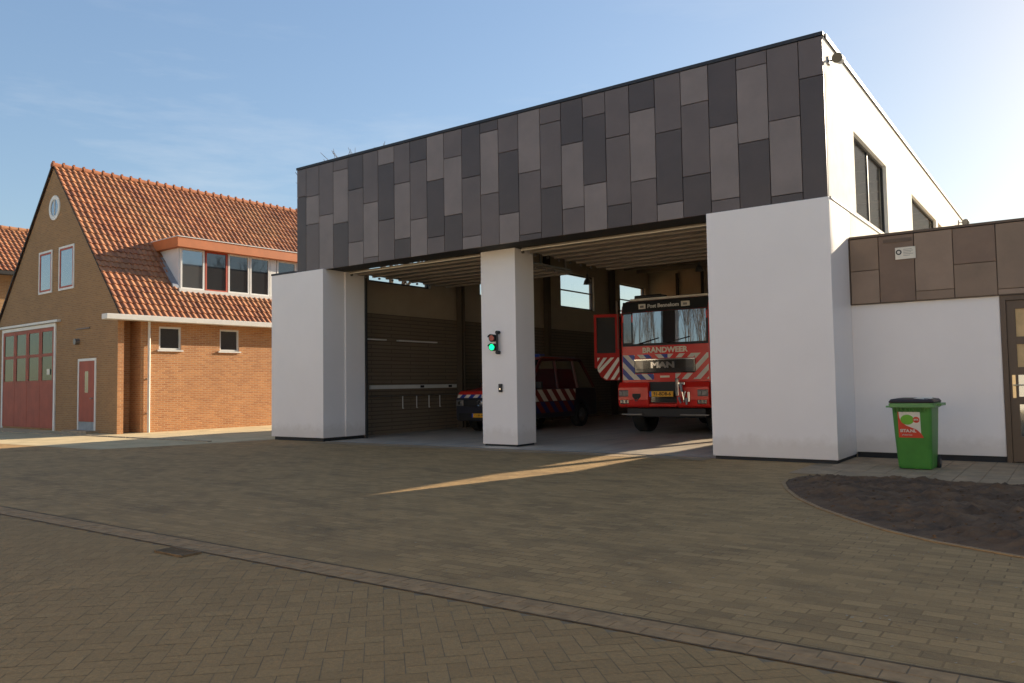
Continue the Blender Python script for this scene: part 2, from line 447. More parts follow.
# drain grate
g_ = empty('drain_grate', (-2.95,-9.59,0), label='dark iron drain grate beside the gutter line in the foreground paving', cat='drain'); g_.scale = (.72, .6, 1)
mb = MB(); mb.box(-.28,.28,-.15,-.12,.004,.02).box(-.28,.28,.12,.15,.004,.02).box(-.28,-.25,-.12,.12,.004,.02).box(.25,.28,-.12,.12,.004,.02)
mb.build('frame', 'groove', g_)
mb = MB()
for k in range(9): mb.box(-.24+k*.055, -.215+k*.055, -.118, .118, .004, .017)
mb.build('grille', 'groove', g_)

# ---------------------------------------------------------------- fire station
W_ = -13.26; ZC = 4.337; ZF = 7.09; D = 20.6
st_ = empty('fire_station', (-7,.6,0), label='modern fire station with grey patchwork cladding, white piers and two open garage bays', cat='building')
st_.location = (0,0,0)
def wall_x(name, mat, parent, x0, x1, y0, y1, z0, z1, holes):
    """wall lying in a plane of constant x with rectangular holes (ya,yb,za,zb)"""
    mb = MB(); y = y0
    for (a, b, c, d) in sorted(holes):
        if a > y: mb.box(x0, x1, y, a, z0, z1)
        mb.box(x0, x1, a, b, z0, c); mb.box(x0, x1, a, b, d, z1); y = b
    if y < y1: mb.box(x0, x1, y, y1, z0, z1)
    return mb.build(name, mat, parent)
LW = [(2.4,5.0,4.33,5.72),(7.5,10.1,4.33,5.72),(12.6,15.2,4.33,5.72),(17.5,20.0,4.33,5.72)]
RW = [(2.1,5.15,4.42,5.95),(8.35,12.5,4.40,5.95),(12.9,17.0,4.40,5.95),(17.4,20.0,4.42,5.95)]
wall_x('side_wall', 'inup', st_, W_+.02, W_+.26, .12, D, 0, ZF-.05, LW)
wall_x('side_wall', 'stucco', st_, -.15, 0, .12, D, ZC+.02, ZF-.05, [(a,b,c,d) for a,b,c,d in RW])
wall_x('side_wall', 'stucco', st_, -.26, .018, 1.46, D, 0, ZC-.02, [])
box('wall_ledge', 'steel', st_, -.02, .035, .1, D, ZC-.02, ZC+.02)
box('back_wall', 'inup', st_, W_+.02, 0, D-.25, D, 0, ZF-.05)
box('inner_wall', 'ibrick', st_, W_+.262, W_+.33, 1.5, D-.26, 0, 3.42)
box('inner_wall', 'ibrick', st_, W_+.34, -.27, D-.33, D-.26, 0, 3.42)
box('inner_wall', 'ibrick', st_, -.33, -.262, 1.5, D-.26, 0, 3.42)
# window frames
def win_x(parent, x, y0, y1, z0, z1, nm, mat='frame', rails=1, pane=None, t=.06, d=.07):
    mb = MB()
    mb.box(x, x+d, y0, y1, z0, z0+t).box(x, x+d, y0, y1, z1-t, z1).box(x, x+d, y0, y0+t, z0+t, z1-t).box(x, x+d, y1-t, y1, z0+t, z1-t)
    for k in range(nm): 
        yy = y0+(y1-y0)*(k+1)/(nm+1); mb.box(x+.004, x+d-.004, yy-.03, yy+.03, z0+t, z1-t)
    for k in range(rails):
        zz = z0+(z1-z0)*(k+1)/(rails+1); mb.box(x+.008, x+d-.008, y0+t, y1-t, zz-.025, zz+.025)
    f = mb.build('window', mat, parent)
    if pane: box('pane', pane, f, x+d*.4, x+d*.6, y0+t*.5, y1-t*.5, z0+t*.5, z1-t*.5)
    return f
mcl, nt, b = newmat('clear_glass')
for n in list(nt.nodes):
    if n.type == 'BSDF_PRINCIPLED': nt.nodes.remove(n)
tr = nt.nodes.new('ShaderNodeBsdfTransparent'); tr.inputs[0].default_value = (.95, .96, .95, 1)
gl = nt.nodes.new('ShaderNodeBsdfGlossy'); gl.inputs['Roughness'].default_value = .02
fr = nt.nodes.new('ShaderNodeValue'); fr.outputs[0].default_value = .07
mx = nt.nodes.new('ShaderNodeMixShader'); nt.links.new(fr.outputs[0], mx.inputs[0]); nt.links.new(tr.outputs[0], mx.inputs[1]); nt.links.new(gl.outputs[0], mx.inputs[2])
nt.links.new(mx.outputs[0], nt.nodes['Material Output'].inputs[0]); M['clear'] = mcl
for (a,b,c,d) in LW: win_x(st_, W_+.1, a, b, c, d, 0, rails=1, pane='clear')
for i_, (a,b,c,d) in enumerate(RW): win_x(st_, -.12, a, b, c, d, 1 if i_ == 0 else 0, rails=0, pane='clear', t=.05, d=.05)
# roof, ceiling, purlins
box('roof', 'coping', st_, W_+.27, -.27, .3, D-.26, 6.62, 6.98)
mb = MB(); y = 1.6
while y < D-1: mb.box(W_+.28, -.28, y, y+.14, 6.3, 6.55); y += 1.25
mb.build('ceiling_beam', 'deck', st_)
mb = MB(); y = .6
while y < D-.4: mb.box(W_+.28, -.28, y, y+.12, 6.56, 6.615); y += .25
mb.build('ceiling_deck', 'deck', st_)
# front upper box and cladding
mb = MB(); mb.box(W_+.03, -.03, .12, .5, ZC+.02, ZF-.06)
mb.build('front_wall', 'dark', st_)
box('soffit', 'dark', st_, W_+.04, -.04, .13, .74, ZC+.004, ZC+.018)
mb = MB(); mb.box(W_-.01, .01, .055, .20, ZF-.04, ZF+.02).box(-.1, .03, .202, D+.02, ZF-.06, ZF+.02).box(W_-.012, W_+.14, .202, D+.02, ZF-.04, ZF+.02).box(W_+.15, -.11, D-.14, D+.018, ZF-.04, ZF+.018)
mb.build('coping', 'coping', st_)
cols = [(-0.4,[6.39],'MD'),(-0.93,[5.78,4.48],'MLD'),(-1.47,[6.81,5.49],'MLD'),(-1.99,[5.88,4.56],'DLM'),(-2.52,[6.4,5.08],'LMD'),(-3.04,[5.99,4.65],'MDL'),(-3.57,[6.5,5.16],'DLM'),(-4.09,[6.1,4.77],'MMD'),(-4.6,[6.62,5.26],'MDL'),(-5.11,[6.16,4.85],'DLM'),(-5.62,[6.69,5.35],'MMD'),(-6.17,[5.76,4.46],'LMD'),(-6.69,[6.29,4.96],'MDL'),(-7.18,[6.82,5.46],'DLM'),(-7.7,[5.91,4.6],'DML'),(-8.22,[6.44,5.14],'MLD'),(-8.73,[6.01,4.71],'LDM'),(-9.25,[6.54,5.19],'DML'),(-9.76,[6.11,4.79],'MLD'),(-10.29,[6.65,5.31],'LDM'),(-10.8,[5.8,4.47],'MLM'),(-11.33,[6.21,4.9],'DML'),(-11.87,[6.78,5.44],'MLD'),(-12.4,[5.72],'ML'),(-12.9,[6.28,5.55],'MLM'),(-13.26,[6.32],'MD')]
mb = MB(); xr = 0.
for xl, js, tn in cols:
    zt = ZF-.045; seq = js+[ZC]
    for k, zb in enumerate(seq):
        y = .07 + random.uniform(0, .004)
        mb.box(xl+.006, xr-.006, y, .116, zb+(.006 if zb != ZC else 0), zt-.006, 'DML'.index(tn[k])); zt = zb
    xr = xl
mb.build('cladding', ['panD', 'panM', 'panL'], st_, bevel=.003, seg=1)
# white piers
box('pier', 'white', st_, -14.18, -12.157, -.02, .70, .09, ZC+.0, bevel=.006)
box('pier', 'white', st_, -14.10, -12.115, .702, 1.44, .09, ZC-.004, bevel=.006)
box('pier_cap', 'coping', st_, -14.19, -13.27, -.03, 1.45, ZC+.002, ZC+.05)
box('pier', 'white', st_, -7.639, -6.696, .63, 1.352, .05, ZC, bevel=.006)
box('pier', 'white', st_, -2.068, 0.02, 0, 1.44, .06, ZC-.005, bevel=.006)
for q in ((-14.1, -12.2, .03, 1.4, 0, .09), (-7.6, -6.73, .66, 1.32, 0, .05), (-2.03, -.01, .03, 1.4, 0, .06)): MB().box(*q).build('plinth', 'plinth', st_)
# door frames (tracks) on pier sides
mb = MB()
for x0 in (-12.11, -7.69, -2.12): MB().box(x0, x0+.045, 1.36, 1.42, 0, 4.33).build('door_frame', 'dark', st_)
# raised sectional doors
def secdoor(x0, x1, z, Y=.76):
    e = MB(); e.box(x0, x1, Y, Y+.06, z+.01, z+.06); y = Y+.06
    while y < Y+3.6:
        e.box(x0, x1, y+.012, y+.50, z+.03, z+.075); e.box(x0+.02, x1-.02, y+.22, y+.30, z-.015, z+.03); y += .5
    d = e.build('sectional_door', 'doorpanel', st_)
    for xx in (x0-.06, x1+.01):
        t = MB().box(xx, xx+.05, Y, Y+3.9, z+.08, z+.12)
        for yy in (Y+1.2, Y+2.4, Y+3.6): t.box(xx, xx+.04, yy, yy+.04, z+.12, 6.3)
        t.build('door_track', 'steel', d)
    rl = MB().tube((-.02,0,0), (.02,0,0), .03, seg=10).build('roller', 'steel', d, loc=(x0-.035, Y+.1, z-.01))
    for q in range(1, 14):
        c = rl.copy(); col.objects.link(c); c.parent = d; c.location = ((x0-.035, x1+.035)[q % 2], Y+.1+(q//2)*.5, z-.01)
    box('seal', 'strw', d, x0, x1, Y-.025, Y-.002, z, z+.025)
secdoor(-12.02, -7.74, 4.27)
secdoor(-6.60, -2.2, 4.27)
box('spring_shaft', 'steel', st_, -12.0, -2.2, 1.52, 1.6, 4.95, 5.03)
M['colbrown'] = pm('brown_steel', (.10,.075,.05), .7)
# steel columns on the long inner wall
for y in (6.15, 11.25, 16.35):
    mb = MB(); mb.box(W_+.34, W_+.55, y, y+.02, 0, 6.3).box(W_+.34, W_+.55, y+.16, y+.18, 0, 6.3).box(W_+.44, W_+.46, y+.02, y+.16, 0, 6.3)
    mb.build('steel_column', 'colbrown', st_)
mb = MB()
for x in (-11.6, -10.4, -9.2, -8, -6.8, -5.6, -4.4): mb.box(x, x+.12, D-.34, D-.26, 3.43, 6.3)
mb.build('wall_post', 'dark', st_)
tag(MB().face([(W_+.33,.1,.006),(-.33,.1,.006),(-.33,D-.34,.006),(W_+.33,D-.34,.006)]).build('floor', 'concrete', st_, recalc=False))
mb = MB(); mb.box(-13, -.4, .08, .16, 0, .012)
mb.build('threshold', 'steel', st_)
# fittings on inner wall
e = empty('wall_socket_rail', (W_+.34, 4.2, 1.28), label='long pale cable rail with dark sockets on the inner garage wall', cat='cable rail')
MB().box(0, .06, -1.9, 1.85, 0, .11).build('rail', 'whitepaint', e)
for y in (.15, 1.45): MB().box(.06, .085, y, y+.14, .02, .09).build('socket', 'black', e)
e = empty('coat_rack', (W_+.34, 4.2, 1.0), label='thin wall rack with hanging hooks below the cable rail', cat='coat rack')
MB().box(0, .05, -1.9, 1.85, .06, .08).build('rail', 'steel', e)
hk = MB().box(.03, .05, -.012, .012, -.28, .06).box(.03, .08, -.012, .012, -.30, -.28).build('hook', 'whitepaint', e)
for y in (.0, .55, 1.05, -.6):
    if y == 0: continue
    c = hk.copy(); col.objects.link(c); c.location = (0, y, 0)
for y0, y1, z in ((1.7, 2.9, 2.66), (3.4, 5.1, 2.66)):
    e = box('wall_shelf', 'whitepaint', None, W_+.34, W_+.44, y0, y1, z, z+.035)
    tag(e, 'narrow grey ledge on the inner wall, %s' % ('the one nearer the doorway' if y0 < 2 else 'the one nearer the steel column'), 'ledge', 'narrow ledges on the inner garage wall')
# hanging lamps
def lamp(x, y, z, ztop=6.3):
    e = empty('pendant_lamp', (x, y, z), cat='lamp', group='bay lamps under the garage ceiling')
    mb = MB(); n = 14
    for (r0, h0), (r1, h1) in (((.22, 0), (.17, .12)), ((.17, .12), (.07, .22)), ((.07, .22), (.05, .34))):
        mb.tube((0,0,h0), (0,0,h1), r0, r1, n, cap=(h1 > .3))
    for v_ in range(len(mb.v)): mb.v[v_] = (mb.v[v_][0]*.65, mb.v[v_][1]*.65, mb.v[v_][2])
    mb.build('lamp_shade', 'steel', e); MB().tube((0,0,.34), (0,0,ztop-z), .008, seg=6).build('cord', 'black', e)
    return e
lamp(-10.3, 10, 4.72)['label'] = 'bell shaped hanging lamp in front of the bright square window'
lamp(-5.4, 8.5, 4.95)['label'] = 'bell shaped hanging lamp above the fire engine cab, nearest the right pier'
lamp(-7.3, 12.5, 5.15)['label'] = 'bell shaped hanging lamp deep in the bay over the fire engine'

# low wing to the right
YE = 1.30
MB().box(.02, 2.23, YE, YE+.3, .10, 2.638).build('wing_wall', 'white', st_, bevel=.004)
box('wing_wall', 'white', st_, 3.42, 9, YE, YE+.3, .10, 2.638)
box('wing_body', 'stucco', st_, .03, 12, YE+.31, 12.6, 0, 3.70)
for q in ((.03, 2.23, YE+.03, YE+.28, 0, .10), (3.42, 9, YE+.03, YE+.28, 0, .1)): MB().box(*q).build('plinth', 'plinth', st_)
mb = MB(); xs = [.035,.50,1.05,1.62,2.22,2.75,3.3,3.9,4.5,5.1]; js = [[3.22],[],[2.80],[3.19],[2.74],[3.3],[2.9],[3.2],[3.0]]
tn = ['ml','d','lm','dm','ml','dl','ml','lm','dm']
for k in range(9):
    zt = 3.785; 
    for q, zb in enumerate(js[k]+[2.65]):
        y = YE-.045+random.uniform(0,.004); mb.box(xs[k]+.006, xs[k+1]-.006, y, YE-.002, zb+.005, zt-.005, 'dml'.index(tn[k][q])); zt = zb
mb.box(5.1, 9, YE-.045, YE-.002, 2.655, 3.78, 1)
mb.build('cladding', ['panB3', 'panB', 'panB2'], st_, bevel=.003, seg=1)
mb = MB(); mb.box(.03, 9.02, YE-.06, YE+.3, 3.79, 3.83).box(.03, 9, YE-.05, YE-.003, 2.64, 2.652).box(.02,.034,YE-.055,YE-.001,2.645,3.79)
mb.build('coping', 'brownframe', st_)
box('wing_core', 'brownframe', st_, .03, 9, YE, YE+.3, 2.64, 3.785)
box('sign_slot', 'brownframe', st_, .58, 1.02, YE-.055, YE-.046, 3.66, 3.72)
# entrance door with glass lights
dr = MB(); dr.box(2.235, 2.31, YE-.02, YE+.12, 0, 2.635).box(3.34, 3.415, YE-.02, YE+.12, 0, 2.635).box(2.31, 3.34, YE-.02, YE+.12, 2.56, 2.635)
dr.build('door_frame', 'brownframe', st_)
mb = MB(); dy0, dy1 = YE+.02, YE+.07
mb.box(2.315, 2.43, dy0, dy1, .02, 2.555).box(3.22, 3.335, dy0, dy1, .02, 2.555).box(2.43, 3.22, dy0, dy1, .02, .42).box(2.43, 3.22, dy0, dy1, 2.42, 2.555)
for z in (.92, 1.38, 1.86): mb.box(2.43, 3.22, dy0+.004, dy1-.004, z, z+.12)
door = mb.build('entrance_door', 'brownframe', st_)
panes = [( .42,.92),(1.04,1.38),(1.50,1.86),(1.98,2.42)]
for i, (a, b) in enumerate(panes):
    MB().box(2.432, 3.218, dy0+.02, dy0+.03, a, b).build('door_pane', 'glassblue' if i < 2 else 'yellowdoor', door)
mb = MB(); mb.box(2.35, 2.395, dy0-.008, dy0-.001, 1.02, 1.38); mb.tube((2.372, dy0-.03, 1.22), (2.372, dy0-.008, 1.22), .02).tube((2.36, dy0-.045, 1.22), (2.50, dy0-.045, 1.22), .011).tube((2.372, dy0-.05, 1.22), (2.372, dy0-.03, 1.22), .011)
mb.build('handle', 'brass', door)

# wall sign
sg = empty('wall_sign', (.92, YE-.055, 3.46), label='small white notice sign with a dark round emblem on the brown cladding', cat='sign')
MB().box(-.155, .155, -.012, 0, -.1, .1).build('board', 'strw', sg)
mb = MB(); n = 20
for k in range(n):
    a0, a1 = 2*math.pi*k/n, 2*math.pi*(k+1)/n
    mb.face([(-.10+r*math.cos(a), -.0145, .02+r*math.sin(a)) for r, a in ((.026, a0), (.045, a0), (.045, a1), (.026, a1))])
mb.build('emblem', 'plinth', sg, recalc=False)
mb = MB()
for k, w in enumerate((.13, .15, .12, .15, .10)): mb.face([(-.03, -.0145, .065-k*.026), (-.03+w, -.0145, .065-k*.026), (-.03+w, -.0145, .058-k*.026), (-.03, -.0145, .058-k*.026)])
mb.build('print_lines', 'steel', sg, recalc=False)

# signal light and intercom on the middle pier
s_ = empty('signal_light', (-7.20, .63, 2.0), label='red and green signal light on black bracket, green lit, on the middle pier', cat='signal light')
mb = MB(); mb.tube((.05,-.10,.06), (.05,0,.06), .04, seg=14).tube((.05,-.10,.50), (.05,0,.50), .04, seg=14).tube((.05,-.08,.06),(.05,-.08,.50),.025).tube((.05,-.08,.18),(-.06,-.06,.18),.02).tube((.05,-.08,.38),(-.06,-.06,.38),.02)
mb.build('bracket', 'black', s_, bevel=.004)
for z, mt in ((.18, 'greenlit'), (.38, 'reddim')):
    h = MB().tube((-.06, 0-.02, z), (-.06, -.13, z), .08, .085, 20).build('housing', 'black', s_)
    MB().tube((-.06, -.131, z), (-.06, -.14, z), .068, .06, 20).build('lens', mt, h)
    hood = MB()
    for k in range(12):
        a0, a1 = R(15+150*k/12), R(15+150*(k+1)/12)
        hood.face([(-.06+.085*math.cos(a), y, z+.085*math.sin(a)) for a, y in ((a0,-.13),(a1,-.13),(a1,-.18),(a0,-.18))])
    hood.build('hood', 'black', h, recalc=False)
i_ = empty('key_switch', (-7.12, .63, 1.28), label='small black key switch box on the middle white pier below the signal light', cat='switch')
MB().box(-.045, .045, -.04, 0, -.09, .09).build('case', 'black', i_, bevel=.008)
MB().tube((0,-.045,-.02),(0,-.04,-.02),.018).build('keyhole', 'chrome', i_)
# floodlights on the side wall
def flood(y, z, label, s=1.0):
    e = empty('wall_spotlight', (.0, y, z), label=label, cat='spotlight', group='spotlights under the roof edge of the side wall')
    MB().box(0, .03, -.06*s, .06*s, -.06*s, .06*s).tube((.03,0,0), (.12*s,0,0), .018).build('bracket', 'steel', e)
    MB().tube((.17*s,-.14*s,-.03*s), (.17*s,.12*s,.02*s), .085*s, .07*s, 16).build('head', 'zinc', e)
    MB().tube((.17*s,-.155*s,-.033*s), (.17*s,-.1405*s,-.03*s), .08*s, .08*s, 16).build('lens', 'glass', e)
    return e
flood(.42, 6.72, 'grey cylindrical spotlight by the front top corner of the pale side wall')
flood(18.1, 6.75, 'small dark spotlight bracket far along the roof edge of the pale side wall', 1.4)

# ---------------------------------------------------------------- wheelie bin
b_ = empty('wheelie_bin', (1.185, -.16, 0), R(-2), label='green plastic wheelie bin with dark lid and red and white sticker', cat='bin')
mb = MB()
def ring(w, d, z, dy=0, r=.05, n=5):
    pts = []
    for cx_, cy_, a0 in ((w/2-r, d/2-r, 0), (-w/2+r, d/2-r, 90), (-w/2+r, -d/2+r, 180), (w/2-r, -d/2+r, 270)):
        for k in range(n): a = R(a0+90*k/(n-1)); pts.append((cx_+r*math.cos(a), cy_+r*math.sin(a)+dy, z))
    return pts
def loft(mb, rings, mi=0, cap=True):
    i = len(mb.v); n = len(rings[0])
    for r in rings: mb.v += r
    for j in range(len(rings)-1):
        for k in range(n):
            l = (k+1) % n; mb.f.append((i+j*n+k, i+j*n+l, i+(j+1)*n+l, i+(j+1)*n+k)); mb.m.append(mi)
    if cap:
        mb.f.append(tuple(range(i+n-1, i-1, -1))); mb.m.append(mi)
        q = i+(len(rings)-1)*n; mb.f.append(tuple(range(q, q+n))); mb.m.append(mi)
    return mb
loft(mb, [ring(.44,.46,.02,.03), ring(.46,.48,.06,.03), ring(.50,.56,.5,.01), ring(.535,.62,.93,0)])
mb.build('body', 'bin', b_, smooth=False)
mb = MB(); loft(mb, [ring(.56,.655,.915,0), ring(.60,.69,.93,0), ring(.60,.69,.985,0), ring(.575,.67,.99,0)])
mb.box(-.36,-.29,-.05,.25,.945,.975).box(.29,.36,-.05,.25,.945,.975)
mb.box(-.33,.33,-.37,-.33,.925,.95).box(-.35,.35,.34,.38,.94,.98)
mb.build('rim', 'binrim', b_, bevel=.008)
mb = MB()
for k in range(9): mb.box(-.22+k*.05, -.215+k*.05, -.345, -.30, .86, .925)
mb.build('rib', 'bin', b_)
mb = MB(); loft(mb, [ring(.60,.69,.992,0), ring(.61,.70,1.01,0), ring(.56,.64,1.045,0), ring(.40,.45,1.06,0)])
mb.build('lid', 'lid', b_)
mb = MB(); mb.face([(.02,-.30,1.05),(.22,-.34,1.035),(.28,-.2,1.052),(.08,-.16,1.066)]); mb.face([(.1,-.28,1.052),(.26,-.31,1.05),(.29,-.24,1.075),(.12,-.2,1.07)])
tag(mb.build('paper_scrap', 'strw', None, loc=(1.185,-.16,.006), recalc=False), 'crumpled pale scrap of paper lying on the bin lid', 'paper')
for sx in (-1, 1):
    w = MB().tube((sx*.235-.03, .27, .10), (sx*.235+.03, .27, .10), .10, seg=22).build('wheel', 'tyre', b_, bevel=.01)
    MB().tube((sx*.235-.034, .27, .10), (sx*.235+.034, .27, .10), .045, seg=14).build('rim', 'steel', w)
MB().tube((-.2,.27,.1),(.2,.27,.1),.012).build('axle', 'steel', b_)
# sticker follows the sloping front: y at z
def fy(z): return -(.28-.01) - (z-.5)*(.31-.27)/.43 - .004
def S(x, z, k=0): return (x, fy(z)-.002*k, z)
mb = MB(); mb.face([S(-.185,.86), S(.115,.86), S(.115,.49), S(-.185,.49)])
stk = mb.build('sticker', 'strw', b_, recalc=False)
mb = MB()
arc = [(-.185,.48),(.15,.48),(.115,.545),(.06,.60),(-.01,.63),(-.08,.66),(-.14,.71),(-.165,.77),(-.172,.86),(-.185,.86)]
mb.face([S(x,z,1) for x,z in arc]); mb.build('red_swoosh', 'stred', stk, recalc=False)
def disc(cx_, cz, rx, rz, k, name, mat, par):
    mb = MB(); mb.face([S(cx_+rx*math.cos(2*math.pi*i/24), cz+rz*math.sin(2*math.pi*i/24), k) for i in range(24)]); return mb.build(name, mat, par, recalc=False)
disc(-.06,.745,.09,.075,1.5,'green_circle','stgreen',stk); disc(.06,.745,.045,.045,2,'red_circle','stred',stk)
text('lettering', 'SITA.NL', 'strw', stk, .062, S(-.055,.58,6), rot=(R(95),0,0), bold=.0015)
text('lettering', 'afvalservice', 'strw', stk, .03, S(-.07,.522,6), rot=(R(95),0,0))
text('lettering', 'SITA', 'strw', stk, .03, S(.06,.745,6), rot=(R(95),0,0), bold=.001)

# ---------------------------------------------------------------- fire engine
def wheel(parent, x, y, r, w, side):
    t = MB(); prof = [(r*.62,-w/2),(r*.94,-w/2),(r,-w/2+.04),(r,w/2-.04),(r*.94,w/2),(r*.62,w/2)]; n = 32
    i = len(t.v)
    for k in range(n):
        a = 2*math.pi*k/n
        for rr, o in prof: t.v.append((x+o, y+rr*math.cos(a), r+rr*math.sin(a)))
    m_ = len(prof)
    for k in range(n):
        l = (k+1) % n
        for j in range(m_): jj = (j+1) % m_; t.f.append((i+k*m_+j, i+k*m_+jj, i+l*m_+jj, i+l*m_+j)); t.m.append(0)
    W = t.build('wheel', 'tyre', parent, smooth=True)
    rm = MB(); xx = x+side*(w/2-.06)
    rm.tube((xx-.03,y,r),(xx+.03,y,r), r*.62, seg=28).tube((xx,y,r),(xx+side*.06,y,r), r*.25, r*.2, seg=16)
    for k in range(8):
        a = 2*math.pi*k/8; rm.tube((xx+side*.025, y+r*.42*math.cos(a), r+r*.42*math.sin(a)), (xx+side*.045, y+r*.42*math.cos(a), r+r*.42*math.sin(a)), r*.05, seg=6)
    rm.build('rim', 'steel', W)
    return W
T = empty('fire_engine', (-5.52, 5.6, 0), label='large red fire engine with striped front parked nose out in the right bay', cat='fire engine')
# cab
mb = MB(); prof = [(0,.72),(0,2.30),(.012,3.14),(.072,3.42),(.30,3.55),(2.25,3.55),(2.25,.72)]
mb.prism(prof, 'x', -1.25, 1.25); mb.build('cab', 'red', T, bevel=.06, seg=3)
# windscreen and black header, both proud of the cab and tilted with it
def fyz(z): return 0 if z < 2.3 else ((z-2.3)/.84*.012 if z < 3.14 else .012+(z-3.14)/.28*.06)
def slab(name, mat, x0, x1, z0, z1, k0=.012, par=T, inset=0, bevel=0):
    m = MB(); m.v += [(x0+inset, fyz(z0)-k0, z0), (x1-inset, fyz(z0)-k0, z0), (x1-inset*2, fyz(z1)-k0, z1), (x0+inset*2, fyz(z1)-k0, z1),
                      (x0+inset, fyz(z0)+.02, z0), (x1-inset, fyz(z0)+.02, z0), (x1-inset*2, fyz(z1)+.02, z1), (x0+inset*2, fyz(z1)+.02, z1)]
    m.f += [(0,1,2,3),(7,6,5,4),(0,4,5,1),(1,5,6,2),(2,6,7,3),(3,7,4,0)]; m.m += [0]*6
    return m.build(name, mat, par, bevel=bevel)
slab('windscreen_surround', 'black', -1.19, 1.21, 2.31, 3.21, .010)
m = MB(); nseg = 14
for k in range(nseg+1):
    x = -.88+2.04*k/nseg; bul = .075*(1-((x-.14)/1.02)**2)
    for z in (2.37, 3.19): m.v.append((x, fyz(z)-.016-bul, z))
for k in range(nseg): m.f.append((2*k, 2*k+2, 2*k+3, 2*k+1)); m.m.append(0)
ws = m.build('windscreen', 'windscreen', T, smooth=True, recalc=False)
slab('side_glass', 'grille', -1.15, -.92, 2.40, 3.17, .016)
hd = slab('header', 'black', -1.19, 1.21, 3.215, 3.50, .03)
MB().box(-.98, 1.2, .06, .22, 3.52, 3.58).build('roof_edge', 'strw', T, bevel=.01)
MB().box(-1.0, -.2, .35, .75, 3.56, 3.70).build('light_bar', 'black', T, bevel=.03)
text('lettering', 'Post Bennekom', 'gutter', hd, .14, (0, fyz(3.34)-.045, 3.35), rot=(R(90-8),0,0), bold=.004)
for x0, x1 in ((-.70,-.50), (.50,.74)):
    MB().box(x0, x1, fyz(3.34)-.046, fyz(3.34)-.040, 3.29, 3.42).build('emblem', 'strw', hd)
MB().box(-.66,-.55, fyz(3.34)-.049, fyz(3.34)-.047, 3.32, 3.38).build('emblem_print', 'steel', hd)
MB().box(.56,.67, fyz(3.34)-.049, fyz(3.34)-.047, 3.32, 3.38).build('emblem_print', 'steel', hd)
mb = MB()
for x0, x1 in ((-.7,-.1),(.1,.75)): mb.tube((x0,-.085,2.36),(x1,-.10,2.50),.012,seg=6)
mb.build('wiper', 'black', T)
# dashboard seen as dark strip, front panels
mb = MB()
P = lambda x, z: (x, -.004, z)
stripes(mb, -1.2, -.84, 1.42, 2.08, .165, -1.0, [0, 1], P)
stripes(mb, -.84, .1, 1.98, 2.08, .17, -1.0, [0, 1, 2], P)
stripes(mb, -.84, -.3, 1.42, 1.57, .165, -1.0, [0, 1], P)
mb.build('front_stripes', ['strw', 'blue', 'red'], T, recalc=False)
mb = MB()
stripes(mb, .84, 1.2, 1.42, 2.08, .16, 1.0, [0, None], P)
stripes(mb, .1, .84, 1.98, 2.08, .16, 1.0, [0, None], P)
stripes(mb, .3, .84, 1.42, 1.57, .16, 1.0, [0, None], P)
mb.build('front_stripes', ['strw'], T, recalc=False)
gr = MB().box(-.84, .86, -.05, .01, 1.585, 1.965).build('grille', 'grille', T, bevel=.03)
MB().box(-.84, .86, -.054, -.05, 1.93, 1.955).build('chrome_strip', 'chrome', gr)
for k in range(3): MB().box(-.8, .82, -.056, -.0505, 1.62+k*.035, 1.633+k*.035).build('slat', 'black', gr)
text('lettering', 'MAN', 'chrome', gr, .20, (-.02, -.062, 1.79), wscale=1.5, bold=.012, depth=.01)
text('lettering', 'BRANDWEER', 'cream', T, .19, (.02, -.012, 2.185), wscale=1.1, bold=.008)
MB().box(-.12, .14, -.012, -.004, 1.47, 1.52).build('badge', 'cream', T)
# bumper
mb = MB()
mb.prism([(-.17,.74),(-.2,.9),(-.2,1.22),(-.12,1.36),(.25,1.36),(.25,.70),(-.10,.70)], 'x', -1.27, -.38)
mb.prism([(-.17,.74),(-.2,.9),(-.2,1.22),(-.12,1.36),(.25,1.36),(.25,.70),(-.10,.70)], 'x', .40, 1.27)
mb.prism([(-.17,.71),(-.19,.8),(-.1,.81),(.2,.81),(.2,.71)], 'x', -.38, .40)
bmp = mb.build('bumper', 'red', T, bevel=.035, seg=3)
MB().box(-.378, .398, -.08, .2, .82, 1.36).build('bumper_opening', 'black', T)
mb = MB()
for k in range(5): mb.box(-.36, .38, -.10, -.082, .85+k*.035, .862+k*.035)
mb.build('lower_grille', 'grille', T)
pl_ = MB().box(-.34, .32, -.22, -.20, .98, 1.12).build('number_plate', 'plate', T, bevel=.004)
MB().box(-.34, -.28, -.224, -.2205, .982, 1.118).build('plate_band', 'plateblue', pl_)
text('lettering', '91-BDB-6', 'plinth', pl_, .12, (.02, -.224, 1.05), depth=.002, bold=.002)
def headlight(s):
    h = MB().box(s*1.1-.14, s*1.1+.15, -.215, -.16, .98, 1.16).build('headlight', 'steel', T, bevel=.03)
    for dx in (-.06, .07): MB().tube((s*1.1+dx, -.216, 1.07), (s*1.1+dx, -.23, 1.07), .058, .05, 18).build('lamp_glass', 'steel', h)
    f = MB().box(s*1.08-.13, s*1.08+.13, -.205, -.16, .79, .91).build('fog_lamp', 'grille', T, bevel=.025)
    for dx in (-.05, .06): MB().tube((s*1.08+dx, -.206, .85), (s*1.08+dx, -.215, .85), .04, .035, 14).build('lamp_glass', 'steel', f)
headlight(-1); headlight(1)
